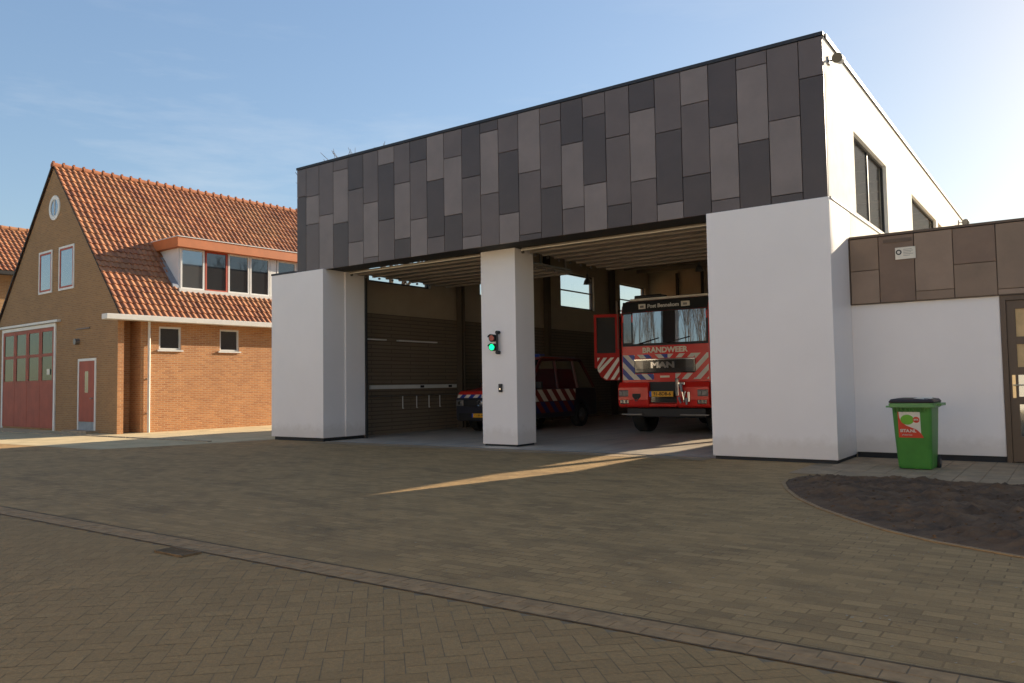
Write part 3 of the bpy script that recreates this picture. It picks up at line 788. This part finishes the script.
# hook shield and winch gear
mb = MB(); mb.prism([(-.83,1.06),(-.60,1.06),(-.60,.98),(-.66,.92),(-.77,.92),(-.83,.98)], 'y', -.215, -.2)
sh_ = mb.build('tow_eye_cover', 'black', T)
mb = MB()
for k in range(8):
    a0, a1 = R(180+180*k/8), R(180+180*(k+1)/8)
    mb.tube((-.715+.045*math.cos(a0), -.225, .93+.06*math.sin(a0)), (-.715+.045*math.cos(a1), -.225, .93+.06*math.sin(a1)), .012, seg=6)
mb.build('tow_eye', 'chrome', T)
mb = MB(); mb.box(.42,.50,-.30,-.2,1.0,1.42).tube((.46,-.26,1.40),(.46,-.26,1.44),.06,seg=12).box(.5,.66,-.26,-.205,1.28,1.34)
mb.tube((.58,-.28,1.22),(.64,-.28,.9),.03).tube((.68,-.27,1.12),(.62,-.27,.84),.025).box(.72,.78,-.26,-.2,.85,1.1)
mb.build('winch_bracket', 'chrome', T, bevel=.005)
for a, b, q in (((.55,-.27,1.3),(.60,-.29,1.1),.045), ((.70,-.27,.95),(.70,-.27,.78),.035), ((.50,-.28,.96),(.56,-.3,.82),.035)): MB().tube(a, b, q, q*.7).build('winch_hook', 'zinc', T)
MB().box(-1.1, 1.1, -.02, 1.9, .44, .69).build('underbody', 'black', T, bevel=.03)
MB().box(-1.2, -.62, -.12, .0, .50, .53).box(.45, 1.2, -.12, 0, .50, .53).build('step_bar', 'steel', T)
for s in (-1, 1):
    wheel(T, s*1.05, 1.0, .5, .36, s); wheel(T, s*1.0, 5.6, .5, .55, s)
MB().box(-1.25, 1.25, 2.32, 7.9, .85, 3.30).build('body', 'red', T, bevel=.03)
MB().box(-1.26, 1.26, 2.4, 7.8, 1.35, 1.6).build('side_band', 'strw', T)
mb = MB(); mb.box(.5, 1.0, 2.5, 7.5, 3.32, 3.40).tube((-.3,2.5,3.38),(-.3,7.5,3.38),.05).tube((-.75,2.5,3.38),(-.75,7.5,3.38),.05)
mb.build('roof_ladder', 'steel', T)
MB().box(-1.0, 1.0, 1.92, 7.8, .5, .84).build('chassis', 'black', T)
# mirrors
for s in (-1, 1):
    m_ = MB().box(s*1.42-.1, s*1.42+.1, .12, .2, 2.55, 3.15).build('mirror', 'black', T, bevel=.03)
    MB().tube((s*1.2,.2,3.3),(s*1.42,.16,3.3),.02).tube((s*1.42,.16,3.3),(s*1.42,.16,3.1),.02).build('mirror_arm', 'black', m_)
# open crew door, hinged at the front left corner
ang = R(200)
dd = MB(); 
dl = .78
dx, dy = math.cos(R(205)), math.sin(R(205))
def DP(u, z, k=0): return (-1.27+dx*u - dy*k, -.0+dy*u + dx*k, z)
def dbox(m, u0, u1, z0, z1, t=.05, mi=0):
    i = len(m.v)
    for k in (0, t):
        m.v += [DP(u0,z0,k), DP(u1,z0,k), DP(u1,z1,k), DP(u0,z1,k)]
    for q in ((0,1,2,3),(7,6,5,4),(0,4,5,1),(1,5,6,2),(2,6,7,3),(3,7,4,0)): m.f.append(tuple(i+a for a in q)); m.m.append(mi)
m = MB(); dbox(m, .02, .12, 1.42, 3.2); dbox(m, .62, .69, 1.75, 3.2); dbox(m, .12, .62, 3.12, 3.2); dbox(m, .12, .62, 2.05, 2.15)
i = len(m.v); poly = [(.12,1.42),(.40,1.42),(.53,1.52),(.60,1.66),(.62,1.75),(.62,2.05),(.12,2.05)]; n = len(poly)
m.v += [DP(u,z,.003) for u,z in poly] + [DP(u,z,.047) for u,z in poly]
m.f += [tuple(range(i,i+n)), tuple(range(i+2*n-1,i+n-1,-1))]; m.m += [0,0]
for k in range(n): m.f.append((i+k, i+n+k, i+n+(k+1) % n, i+(k+1) % n)); m.m.append(0)
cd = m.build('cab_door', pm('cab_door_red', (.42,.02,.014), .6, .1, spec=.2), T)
cd['label'] = 'open cab door with red and white stripes'
m = MB(); dbox(m, .125, .615, 2.155, 3.115, .03); m.build('door_glass', 'dark', cd)
for side_k in (-.005, .052):
    m = MB()
    def Q(u, z): return DP(u, z, side_k)
    for k in range(-6, 8):
        a = k*.19; pl = clip([(a, 1.42), (a+.095, 1.42), (a+.095-.42, 2.05), (a-.42, 2.05)], .03, .61, 1.44, 2.03)
        pl = [(u, z) for u, z in pl]
        if len(pl) > 2 and min(z for u, z in pl if True) >= 1.42:
            cut = [(u, max(z, 1.42 + max(0, (u-.40))*1.25)) for u, z in pl]
            m.face([Q(*q) for q in cut])
    m.build('door_stripes', 'strw', cd, recalc=False)
box('grab_pole', 'brownframe', T, -1.34, -1.28, -.07, -.01, 2.25, 3.55)

M['carred'] = pm('dull_red_film', (.20, .03, .018), .4); M['carblue'] = pm('dull_blue_film', (.02, .03, .12), .4)
# ---------------------------------------------------------------- command car
Cc = empty('command_car', (-10.55, 4.3, 0), label='dark utility car with red bonnet and striped sides half hidden by the middle pier', cat='car')
hw = .92
def carshell(mb, prof, hw_, inset_top=0, ztop=0):
    i = len(mb.v); n = len(prof)
    secs = [(-1, 1), (-.93, 1.0), (.93, 1.0), (1, 1)]
    for s, q in ((-1,0),(1,0)):
        for (y, z) in prof:
            ins = 0
            if ztop and z > 1.2: ins = (z-1.2)/(ztop-1.2)*inset_top
            mb.v.append((s*(hw_-ins), y, z))
    mb.f.append(tuple(range(i, i+n))); mb.f.append(tuple(range(i+2*n-1, i+n-1, -1))); mb.m += [0,0]
    for k in range(n):
        l = (k+1) % n; mb.f.append((i+k, i+n+k, i+n+l, i+l)); mb.m.append(0)
def arch(yc, r, z0, n=8): return [(yc + r*math.cos(R(180-180*k/n)), z0 + r*math.sin(R(180-180*k/n))) for k in range(n+1)]
low = [(0.02,.35),(.0,.95),(.12,1.10),(1.25,1.22),(4.9,1.22),(5.0,1.0),(5.0,.35)] + [(a, b) for a, b in reversed(arch(4.05,.42,.35))] + [(a, b) for a, b in reversed(arch(.95,.42,.35))]
mb = MB(); carshell(mb, low, hw); mb.build('body', pm('car_dark_paint', (.03,.03,.04), .3, coat=.5), Cc, bevel=.05, seg=3)
up = [(1.15,1.21),(2.0,2.08),(2.25,2.13),(4.3,2.11),(4.85,1.25),(4.85,1.21)]
mb = MB(); carshell(mb, up, hw-.02, .2, 2.13); gh = mb.build('cabin', 'glass', Cc)
mb = MB()
for s in (-1, 1):
    def pt(y, z): return Vector((s*(hw-.015-(z-1.2)/.93*.2 if z > 1.2 else hw-.015), y, z))
    for a, b in (((1.15,1.22),(2.0,2.08)),((2.0,2.08),(4.3,2.11)),((4.3,2.11),(4.85,1.25)),((2.65,1.22),(2.75,2.1)),((3.8,1.22),(3.78,2.1))):
        mb.tube(pt(*a), pt(*b), .045, seg=8)
mb.build('pillar', pm('car_dark_red_paint', (.11,.02,.014), .35), Cc)
mb = MB(); mb.prism([(1.98,2.10),(2.2,2.165),(4.2,2.145),(4.35,2.08)], 'x', -.72, .72); mb.build('roof', 'redtrim', Cc, bevel=.02)
mb = MB(); mb.box(-.66,-.62,2.1,4.1,2.16,2.2).box(.62,.66,2.1,4.1,2.16,2.2); mb.build('roof_rail', 'steel', Cc)
MB().box(-.5,.5,2.3,2.6,2.17,2.26).build('light_bar', 'blue', Cc, bevel=.03)
mb = MB(); mb.prism([(.02,1.08),(.14,1.17),(1.22,1.285),(1.22,1.24),(.12,1.10)], 'x', -.86, .86); mb.build('bonnet', 'red', Cc, bevel=.02)
mb = MB(); stripes(mb, -.85, .0, .99, 1.09, .16, .8, [0, 1], lambda x, z: (x, -.006+max(0,(z-.95))*.5, z)); stripes(mb, 0, .85, .99, 1.09, .16, -.8, [0, 1], lambda x, z: (x, -.006+max(0,(z-.95))*.5, z))
mb.build('nose_stripes', ['strw', 'blue'], Cc, recalc=False)
g2 = MB().box(-.6,.6,-.03,.02,.74,.94).build('grille', 'black', Cc, bevel=.02)
mb = MB(); n = 16
for k in range(n):
    a0, a1 = 2*math.pi*k/n, 2*math.pi*(k+1)/n; mb.tube((.085*math.cos(a0),-.05,.84+.085*math.sin(a0)), (.085*math.cos(a1),-.05,.84+.085*math.sin(a1)), .009, seg=5)
for a, b in (((-.05,.89),(-.02,.79)),((-.02,.79),(0,.84)),((0,.84),(.02,.79)),((.02,.79),(.05,.89))): mb.tube((a[0],-.05,a[1]),(b[0],-.05,b[1]),.008,seg=5)
mb.build('emblem', 'chrome', g2)
for s in (-1, 1):
    h = MB().box(s*.74-.13, s*.74+.13, -.035, .03, .76, .93).build('headlight', 'steel', Cc, bevel=.02)
    MB().tube((s*.74,-.036,.845),(s*.74,-.05,.845),.06,.05,16).build('lamp_glass', 'chrome', h)
p2 = MB().box(-.26,.26,-.07,-.052,.44,.55).build('number_plate', 'plate', Cc)
MB().box(-.26,-.22,-.073,-.0705,.442,.548).build('plate_band', 'plateblue', p2)
text('lettering', '12-BRW-4', 'plinth', p2, .09, (.02,-.074,.495), depth=.002)
MB().box(-.8,.8,-.05,.05,.33,.56).build('bumper', 'black', Cc, bevel=.04)
for s in (-1, 1):
    mb = MB(); P_ = lambda y, z: (s*(hw+.004), y, z)
    stripes(mb, 1.35, 3.65, .84, 1.19, .25, -1.0, [0, 1], P_)
    stripes(mb, 1.45, 3.55, .50, .82, .25, -1.0, [2, 1], P_)
    mb.build('side_stripes', ['strw', 'carred', 'carblue'], Cc, recalc=False)
    wheel(Cc, s*.80, .95, .37, .24, s); wheel(Cc, s*.80, 4.05, .37, .24, s)
    MB().box(s*1.03-.1, s*1.03+.1, 1.4, 1.5, 1.22, 1.42).build('mirror', 'black', Cc, bevel=.03)

# ---------------------------------------------------------------- brick house
HR = (-21.167, -.455, 0); HA = -.05
H = empty('brick_house', HR, HA, label='brick house with orange tiled gable roof, dormer and red garage doors', cat='house')
AX, AZ, EX, EZ, HL = -4.942, 9.394, .01, 3.95, 11.6
sl = (AZ-EZ)/(EX-AX)
mb = MB()
# gable front: polygon with openings left as raised frames (openings sit in reveals built below)
gx0 = 2*AX-EX
mb.prism([(gx0,0),(EX-.01,0),(EX-.01,EZ-.12),(AX,AZ-.12),(gx0,EZ-.12)], 'y', 0, .2)
gab = mb.build('gable_wall', 'gbrick', H)
mb = MB(); mb.prism([(gx0,0),(-.7,0),(-.7,3.6),(EX-.01,3.6),(EX-.01,EZ-.13),(AX,AZ-.13),(gx0,EZ-.13)], 'y', .201, .73); mb.build('inner_wall', 'obrick', H)
MB().box(-.2, .006, .003, .197, 0, 3.6).build('corner_pier', 'obrick', H)
# side wall with window holes
holes = [(1.33,2.09,2.66,3.42),(3.5,4.25,2.66,3.42)]
wall_x('side_wall', 'obrick', H, -.24, 0, .73, HL, 0, 3.8, holes)
mb = MB(); mb.prism([(gx0,0),(-.25,0),(-.25,3.7),(AX,AZ-.2),(gx0,EZ-.2)], 'y', .74, HL-.01); mb.build('house_core', 'obrick', H)
for (a,b,c,d) in holes:
    f = win_x(H, -.11, a, b, c, d, 0, 'whitepaint', 0, 'glass', .06, .08)
    MB().box(-.06,.05,a-.06,b+.06,c-.05,c).build('sill', 'whitepaint', f)
# pantile roof
def pantiles(name, parent, x_top, z_top, x_bot, z_bot, y0, y1, skip=None, tw=.205, tl=.29, mat='tile'):
    mb = MB(); dxx, dzz = x_bot-x_top, z_bot-z_top; L = math.hypot(dxx, dzz); ex, ez = dxx/L, dzz/L; nx, nz = -ez, ex
    if nz < 0: nx, nz = -nx, -nz
    nr = int(round(L/tl)); tl = L/nr; nc = int(round((y1-y0)/tw)); tw = (y1-y0)/nc; S_ = 6
    for r in range(nr):
        for c in range(nc):
            cxm = x_top+ex*(r+.5)*tl; cym = y0+(c+.5)*tw
            if skip and skip(cxm, cym): continue
            jx = random.uniform(-.004,.004)
            for k in range(S_):
                q = []; uvs = []
                for (kk, t) in ((k,0),(k,1),(k+1,1),(k+1,0)):
                    ph = kk/S_; h = .021*math.sin(2*math.pi*ph) + .012 + (.03 if t else -.004) + jx
                    dist = (r+t)*tl + (.02 if t else 0)
                    q.append((x_top+ex*dist+nx*h, y0+(c+ph)*tw, z_top+ez*dist+nz*h)); uvs.append((c+.5, r+.5))
                mb.face(q, 0, uvs)
                # butt end of each tile
                q2 = [q[1], (q[1][0]-nx*.03, q[1][1], q[1][2]-nz*.03), (q[2][0]-nx*.03, q[2][1], q[2][2]-nz*.03), q[2]]
                mb.face(q2, 0, uvs)
    return mb.build(name, mat, parent, recalc=False)
DX = -.80; DY0, DY1 = 2.42, 8.4; DT = 6.24   # dormer front plane and span
def skip(x, y): return DY0-.02 < y < DY1 and -2.45 < x < DX+.0
EXR, EZR = .24, EZ-(.24-EX)*sl
roof = pantiles('roof', H, AX, AZ, EXR, EZR+.02, -.04, HL, skip)
roof2 = pantiles('roof', H, AX, AZ, 2*AX-EXR, EZR+.02, -.04, HL)
MB().prism([(AX-.02,AZ-.03),(EXR-.03,EZR-.03),(EXR-.03,EZR-.09),(AX-.02,AZ-.1)], 'y', 0.0, HL-.02).build('roof_board', 'dark', H)
MB().prism([(AX+.02,AZ-.03),(2*AX-EXR,EZR-.03),(2*AX-EXR,EZR-.09),(AX+.02,AZ-.1)], 'y', 0.0, HL-.02).build('roof_board', 'dark', H)
mb = MB(); y = -.06
while y < HL:
    n = 10; i = len(mb.v)
    for yy, r in ((y, .13), (y+.36, .105)):
        for k in range(n+1):
            a = R(-20+220*k/n); mb.v.append((AX+r*math.cos(a), yy, AZ-.03+r*math.sin(a)))
    for k in range(n): mb.f.append((i+k, i+k+1, i+n+2+k, i+n+1+k)); mb.m.append(0)
    mb.f.append(tuple(range(i, i+n+1))); mb.m.append(0)
    mb.tube((AX,y+.02,AZ+.10),(AX,y+.08,AZ+.11),.045,seg=8)
    y += .345
o = mb.build('ridge_tiles', pm('ridge_clay', (.36,.12,.045), .8, .3, 6), H, smooth=False)
mb = MB(); mb.prism([(AX,AZ+.01),(2*AX-EXR,EZR+.01),(2*AX-EXR,EZR-.09),(AX,AZ-.1)], 'y', -.07, -.045); 
mb.build('verge_board', 'dark', H)
# gutter and downpipe
mb = MB(); mb.box(.05, .40, -.52, HL, 3.55, 3.72); mb.build('gutter', 'gutter', H, bevel=.012)
mb = MB(); mb.tube((.07,.97,.0),(.07,.97,3.55),.042,seg=14)
for z in (.6,1.7,2.8): mb.box(0,.07,.94,1.0,z,z+.04)
mb.build('downpipe', 'gutter', H)
# gable openings
def win_y(parent, x0, x1, z0, z1, y, name='window', mat='whitepaint', inner='redtrim', pane='glassblue', cols_=1, t=.07):
    mb = MB(); mb.box(x0, x1, y-.03, y+.0, z0, z0+t).box(x0, x1, y-.03, y, z1-t, z1).box(x0, x0+t, y-.03, y, z0+t, z1-t).box(x1-t, x1, y-.03, y, z0+t, z1-t)
    f = mb.build(name, mat, parent)
    if inner:
        a, b, c, d = x0+t+.004, x1-t-.004, z0+t+.004, z1-t-.004
        m2 = MB().box(a,b,y-.022,y-.001,c,c+.06).box(a,b,y-.022,y-.001,d-.06,d).box(a,a+.06,y-.022,y-.001,c+.06,d-.06).box(b-.06,b,y-.022,y-.001,c+.06,d-.06)
        m2.build('sash', inner, f)
    MB().box(x0+t, x1-t, y-.010, y-.0005, z0+t, z1-t).build('pane', pane, f)
    return f
win_y(H, -6.02, -4.90, 4.84, 6.36, 0); win_y(H, -4.34, -3.14, 4.84, 6.36, 0)
mb = MB(); n = 28
for k in range(n):
    a0, a1 = 2*math.pi*k/n, 2*math.pi*(k+1)/n
    for (ra, rb, ya, yb) in ((.30,.44,-.03,-.03),(.44,.44,-.03,.0),(.30,.30,-.03,0)):
        mb.face([(-4.78+ra*math.cos(a0), ya, 7.83+ra*math.sin(a0)), (-4.78+rb*math.cos(a0), yb, 7.83+rb*math.sin(a0)), (-4.78+rb*math.cos(a1), yb, 7.83+rb*math.sin(a1)), (-4.78+ra*math.cos(a1), ya, 7.83+ra*math.sin(a1))])
rw = mb.build('round_window', 'whitepaint', H, recalc=False)
MB().tube((-4.78,-.012,7.83),(-4.78,-.001,7.83),.31,seg=28).build('pane', 'glassblue', rw)
MB().box(-4.80,-4.76,-.03,-.013,7.53,8.13).build('glazing_bar', 'whitepaint', rw)
# red garage doors with glazed upper half
mb = MB(); gx, gX = -9.2, -4.62
mb.box(gx-.12, gx, -.04, .0, 0, 3.62).box(gX, gX+.12, -.04, 0, 0, 3.62).box(gx-.12, gX+.12, -.04, 0, 3.62, 3.74)
gf = mb.build('garage_door_frame', 'whitepaint', H)
MB().box(gx-.3, gX+.45, -.12, -.0, 3.76, 3.84).build('lintel', 'gutter', H)
lw = (gX-gx)/4
for k in range(4):
    a = gx+k*lw+.01; b = gx+(k+1)*lw-.01
    m = MB(); m.box(a,b,-.03,-.003,.08,1.75).box(a,a+.12,-.03,-.003,1.75,3.6).box(b-.12,b,-.03,-.003,1.75,3.6).box(a+.12,b-.12,-.03,-.003,3.48,3.6).box(a+.12,b-.12,-.03,-.003,2.60,2.70)
    gd = m.build('garage_door', 'reddoor', H)
    MB().box(a+.11,b-.11,-.012,-.004,1.76,3.5).build('pane', 'glassgreen', gd)
MB().box(gX-.55,gX-.3,-.036,-.031,1.95,2.15).build('notice', 'strw', gd)
# small red door
mb = MB(); mb.box(-2.72,-2.64,-.03,0,0,2.42).box(-1.50,-1.42,-.03,0,0,2.42).box(-2.64,-1.50,-.03,0,2.34,2.42)
mb.build('door_frame', 'whitepaint', H)
d2 = MB().box(-2.63,-1.51,-.02,-.001,.36,2.33).build('door', 'reddoor', H)
MB().box(-2.63,-1.51,-.024,-.001,.03,.35).build('kick_panel', 'zinc', d2)
MB().box(-2.2,-1.95,-.023,-.0205,1.3,2.0).build('pane', 'glass', d2)
MB().tube((-1.6,-.07,1.12),(-1.6,-.02,1.12),.02).box(-1.72,-1.58,-.08,-.06,1.1,1.13).build('handle', 'steel', d2)
wl = MB(); wl.tube((-2.9,-.02,3.42),(-1.9,-.02,3.42),.02,seg=8).tube((-2.75,-.14,3.0),(-2.75,0,3.0),.1,seg=14).build('wall_lamp', 'steel', H)
box('step', 'kerb', H, -3.0, -1.2, -.4, -.0, 0, .08)
# dormer
dm = MB()
zr = lambda x: AZ-(x-AX)*sl
xb = AX+(AZ-DT)/sl
cheek0 = [(DX,zr(DX)-.05),(DX,DT),(xb-.05,DT)]
dm.prism([(DX-.1,zr(DX)-.1),(DX-.1,DT-.02),(xb,DT-.02)], 'y', DY0+.07, DY1-.07)
dmo = dm.build('dormer', 'dark', H)
for q in (DY0, DY1-.06): MB().prism(cheek0, 'y', q, q+.06).build('cheek', 'whitepaint', dmo)
MB().box(xb-.5, DX+.28, DY0-.18, DY1+.15, DT+.005, DT+.34).build('dormer_roof', 'orange', dmo)
MB().box(xb-.52, DX+.30, DY0-.20, DY1+.17, DT+.342, DT+.37).build('roof_trim', 'whitepaint', dmo)
MB().prism([(DX+.05,zr(DX)-.03),(DX+.02,zr(DX)+.12),(xb-.1,DT+.1),(xb-.1,DT-.1)], 'y', DY0-.22, DY0-.005).build('flashing', 'zinc', dmo)
z0w = zr(DX)-.02
MB().box(DX-.01, DX+.16, DY0-.05, DY1, z0w-.12, z0w+.0).build('sill', 'gutter', dmo)
ys = [2.46,3.38,4.28,5.18,6.05,6.35,7.25,8.3]
for k in range(7):
    a, b = ys[k]+.015, ys[k+1]-.015
    if k == 4:
        MB().box(DX-.03, DX+.03, a, b, z0w, DT).build('post', 'whitepaint', dmo); continue
    m = MB(); t = .06; xx = DX-.02
    m.box(xx,xx+.06,a,b,z0w,z0w+t).box(xx,xx+.06,a,b,DT-t,DT).box(xx,xx+.06,a,a+t,z0w+t,DT-t).box(xx,xx+.06,b-t,b,z0w+t,DT-t)
    w = m.build('window', 'redtrim' if k == 1 else 'whitepaint', dmo)
    MB().box(xx+.02,xx+.03,a+t*.6,b-t*.6,z0w+t*.6,DT-t*.6).build('pane', 'glassblue' if k == 0 else 'glass', w)

# ---------------------------------------------------------------- neighbour house behind left
H2 = empty('neighbour_house', HR, HA, label='brown house with orange tiled roof behind the left gable at the photo edge', cat='house')
pantiles('roof', H2, -15, 8.75, -12.0, 6.45, .3, 16)
MB().box(-18, -12.4, .5, 15.6, 0, 6.3).build('wall', 'gbrick', H2)
MB().prism([(-15,8.68),(-12.0,6.4),(-12.0,6.3),(-18,6.3)], 'y', .35, 15.9).build('roof_board', 'dark', H2)
MB().box(-12.05,-11.85,.3,16,6.28,6.42).build('gutter', 'dark', H2)
mb = MB(); y = .3
while y < 16: mb.tube((-15,y,8.76),(-15,y+.37,8.76),.13,.11,10); y += .36
mb.build('ridge_tiles', 'tile', H2)
SH = empty('side_shed', HR, HA, label='low dark lean-to with pale gutter left of the brick gable', cat='shed')
MB().box(-14, -9.98, .1, 5, 0, 4.0).build('wall', 'gbrick', SH); MB().box(-14.1,-9.97,-.1,5.1,4.01,4.16).build('roof', 'gutter', SH)

# ---------------------------------------------------------------- bare trees
def tree(name, loc, h, seed, label, depth=6, spread=.5, group=None):
    rnd = random.Random(seed); e = empty(name, loc, label=label, cat='tree', group=group)
    tr = MB(); cr = MB()
    def grow(p, d, L, r, k):
        n = 3; q = p
        for i in range(n):
            d2 = (d + Vector((rnd.uniform(-1,1), rnd.uniform(-1,1), rnd.uniform(-.3,.6)))*.16).normalized()
            nq = q + d2*(L/n); (tr if k == 0 else cr).tube(q, nq, r*(1-.25*i/n), r*(1-.25*(i+1)/n), 7 if k < 2 else 4, cap=False)
            if k > 0 and k < depth and rnd.random() < .5:
                s = (d2 + Vector((rnd.uniform(-1,1), rnd.uniform(-1,1), rnd.uniform(-.2,.7)))*.9).normalized(); grow(nq, s, L*.55, r*.4, k+2)
            q = nq; d = d2
        if k >= depth: return
        for i in range(rnd.choice((2,3,3)) if k < 4 else 2):
            s = (d + Vector((rnd.uniform(-1,1), rnd.uniform(-1,1), rnd.uniform(-.1,.5)))*(spread+.12*k*.5)).normalized()
            grow(q, s, L*rnd.uniform(.68,.85), r*rnd.uniform(.55,.7), k+1)
    grow(Vector((0,0,0)), Vector((0,0,1)), h*.26, h*.017, 0)
    tr.build('trunk', 'barkd', e, recalc=False); cr.build('crown', 'barkd', e, recalc=False)
    return e
tree('bare_tree', (-33.0, 24.6, 0), 19.5, 3, 'tall leafless tree far behind the fire station whose twigs show above the roof edge')
names = ('leftmost', 'second from the left', 'third from the left', 'third from the right', 'second from the right', 'rightmost')
for k, (x, hh) in enumerate(((-27, 9), (-22.5, 10), (-18.5, 10), (-14.6, 9), (-11, 10), (-7.2, 9.5))):
    tree('street_tree', (x, -18.4-.3*(k % 2), 0), hh, 11+k, 'leafless street tree across the street behind the viewer, %s of the row' % names[k], 6, group='street trees behind the viewer')
for k, (x, y) in enumerate(((8.6, 19), (11, 24))):  # out-of-view trees added to dapple the sunlight
    t_ = tree('dapple_tree', (x, y, 0), 12.5, 31+k, 'unseen leafless tree added behind the low wing to dapple sunlight, the ' + ('nearer one', 'farther one')[k], 6, group='unseen trees added behind the low wing'); t_.scale = (.6, .6, 1)
M['pale'] = pm('pale_render', (.74, .66, .56), .85, .06, 1.5, .3, 60)
OB = empty('low_building', (0,-21.5,0), label='long low pale rendered building across the street from the garage', cat='building')
MB().box(-34, 18, -8, 0, 0, 4.9).build('wall', 'pale', OB)
MB().box(-34.3, 18.3, -8.3, .3, 4.91, 5.1).build('roof', 'coping', OB)
for k in range(12):
    for z in (1.4,):
        x = -32+k*4.2
        f = MB().box(x-.08,x+1.88,.001,.05,z-.08,z).box(x-.08,x+1.88,.001,.05,z+1.4,z+1.48).box(x-.08,x,.001,.05,z,z+1.4).box(x+1.8,x+1.88,.001,.05,z,z+1.4).build('window', 'whitepaint', OB)
        MB().box(x,x+1.8,.001,.02,z,z+1.4).build('pane', 'glass', f)
UB = MB().box(2.9, 6.0, 4.2, 11.54, 3.6, 10.4).build('shade_block', 'pale', st_)  # unseen block added above the wing to shade the foreground yard
MB().box(6.002, 12, 4.3, 12.3, 3.6, 6.1).build('shade_block', 'pale', st_)  # lower unseen block, added for the same shading
MB().box(2.88, 6.05, 4.15, 11.56, 10.41, 10.6).build('roof_edge', 'coping', UB)
for x in (3.2, 4.6): MB().box(x, x+1.1, 4.15, 4.198, 5.2, 7.2).build('window', 'glass', UB)

# ---------------------------------------------------------------- light, sky, camera
SUN = Vector((.252, 1, .37)).normalized()
el = math.asin(SUN.z); az = math.atan2(SUN.x, SUN.y)
w = bpy.data.worlds.new('World'); sc.world = w; w.use_nodes = True
nt = w.node_tree; bg = nt.nodes['Background']
sky = nt.nodes.new('ShaderNodeTexSky'); sky.sky_type = 'NISHITA'; sky.sun_disc = False
sky.sun_elevation = el; sky.sun_rotation = az; sky.air_density = 1.0; sky.dust_density = .5; sky.ozone_density = 1.2
tc = nt.nodes.new('ShaderNodeTexCoord')
sv = stretch(nt, tc.outputs['Generated'], (1.2, 1.2, 7))
cl = ramp(nt, noi(nt, sv, 2.2, 8, .62), [(.56, 0.), (.78, .45)])
hs = nt.nodes.new('ShaderNodeSeparateXYZ'); nt.links.new(tc.outputs['Generated'], hs.inputs[0])
low_ = ramp(nt, hs.outputs[2], [(.0, 1.), (.30, .55), (.5, 0.)])
fac = mth(nt, 'MULTIPLY', cl, low_)
bw = nt.nodes.new('ShaderNodeRGBToBW'); nt.links.new(sky.outputs[0], bw.inputs[0])
gain = mth(nt, 'MULTIPLY', mth(nt, 'POWER', mth(nt, 'MAXIMUM', bw.outputs[0], .05), -.38), 1.36)
vs = nt.nodes.new('ShaderNodeVectorMath'); vs.operation = 'SCALE'; nt.links.new(sky.outputs[0], vs.inputs[0]); nt.links.new(gain, vs.inputs['Scale'])
cc = mixc(nt, fac, vs.outputs[0], (4.6, 4.8, 5.))
nt.links.new(cc, bg.inputs[0]); bg.inputs[1].default_value = .088
sd = bpy.data.lights.new('sun', 'SUN'); sd.energy = 5.0; sd.angle = R(.5); sd.color = (1, .86, .66)
so = bpy.data.objects.new('sun', sd); col.objects.link(so); so.rotation_euler = SUN.to_track_quat('Z', 'Y').to_euler(); so.location = (5, 30, 30)

cam = bpy.data.cameras.new('camera'); co = bpy.data.objects.new('camera', cam); col.objects.link(co)
yaw, pit, rol = .6205, .05381, .0158
fw = Vector((-math.sin(yaw)*math.cos(pit), math.cos(yaw)*math.cos(pit), math.sin(pit)))
rt = Vector((math.cos(yaw), math.sin(yaw), 0)); up_ = rt.cross(fw)
r2 = rt*math.cos(rol) - up_*math.sin(rol); u2 = rt*math.sin(rol) + up_*math.cos(rol)
mt = Matrix((r2, u2, -fw)).transposed().to_4x4(); mt.translation = Vector((3.2112, -13.3841, 1.36))
co.matrix_world = mt
cam.sensor_width = 36; cam.lens = 792.09/1024*36; cam.clip_end = 1500; cam.clip_start = .05
sc.camera = co
sc.view_settings.view_transform = 'Standard'; sc.view_settings.look = 'None'; sc.view_settings.gamma = 1; sc.view_settings.use_curve_mapping = False
sc.view_settings.exposure = 1.1
sc.cycles.use_denoising = True
sc.cycles.max_bounces = 10; sc.cycles.diffuse_bounces = 4; sc.cycles.transparent_max_bounces = 12
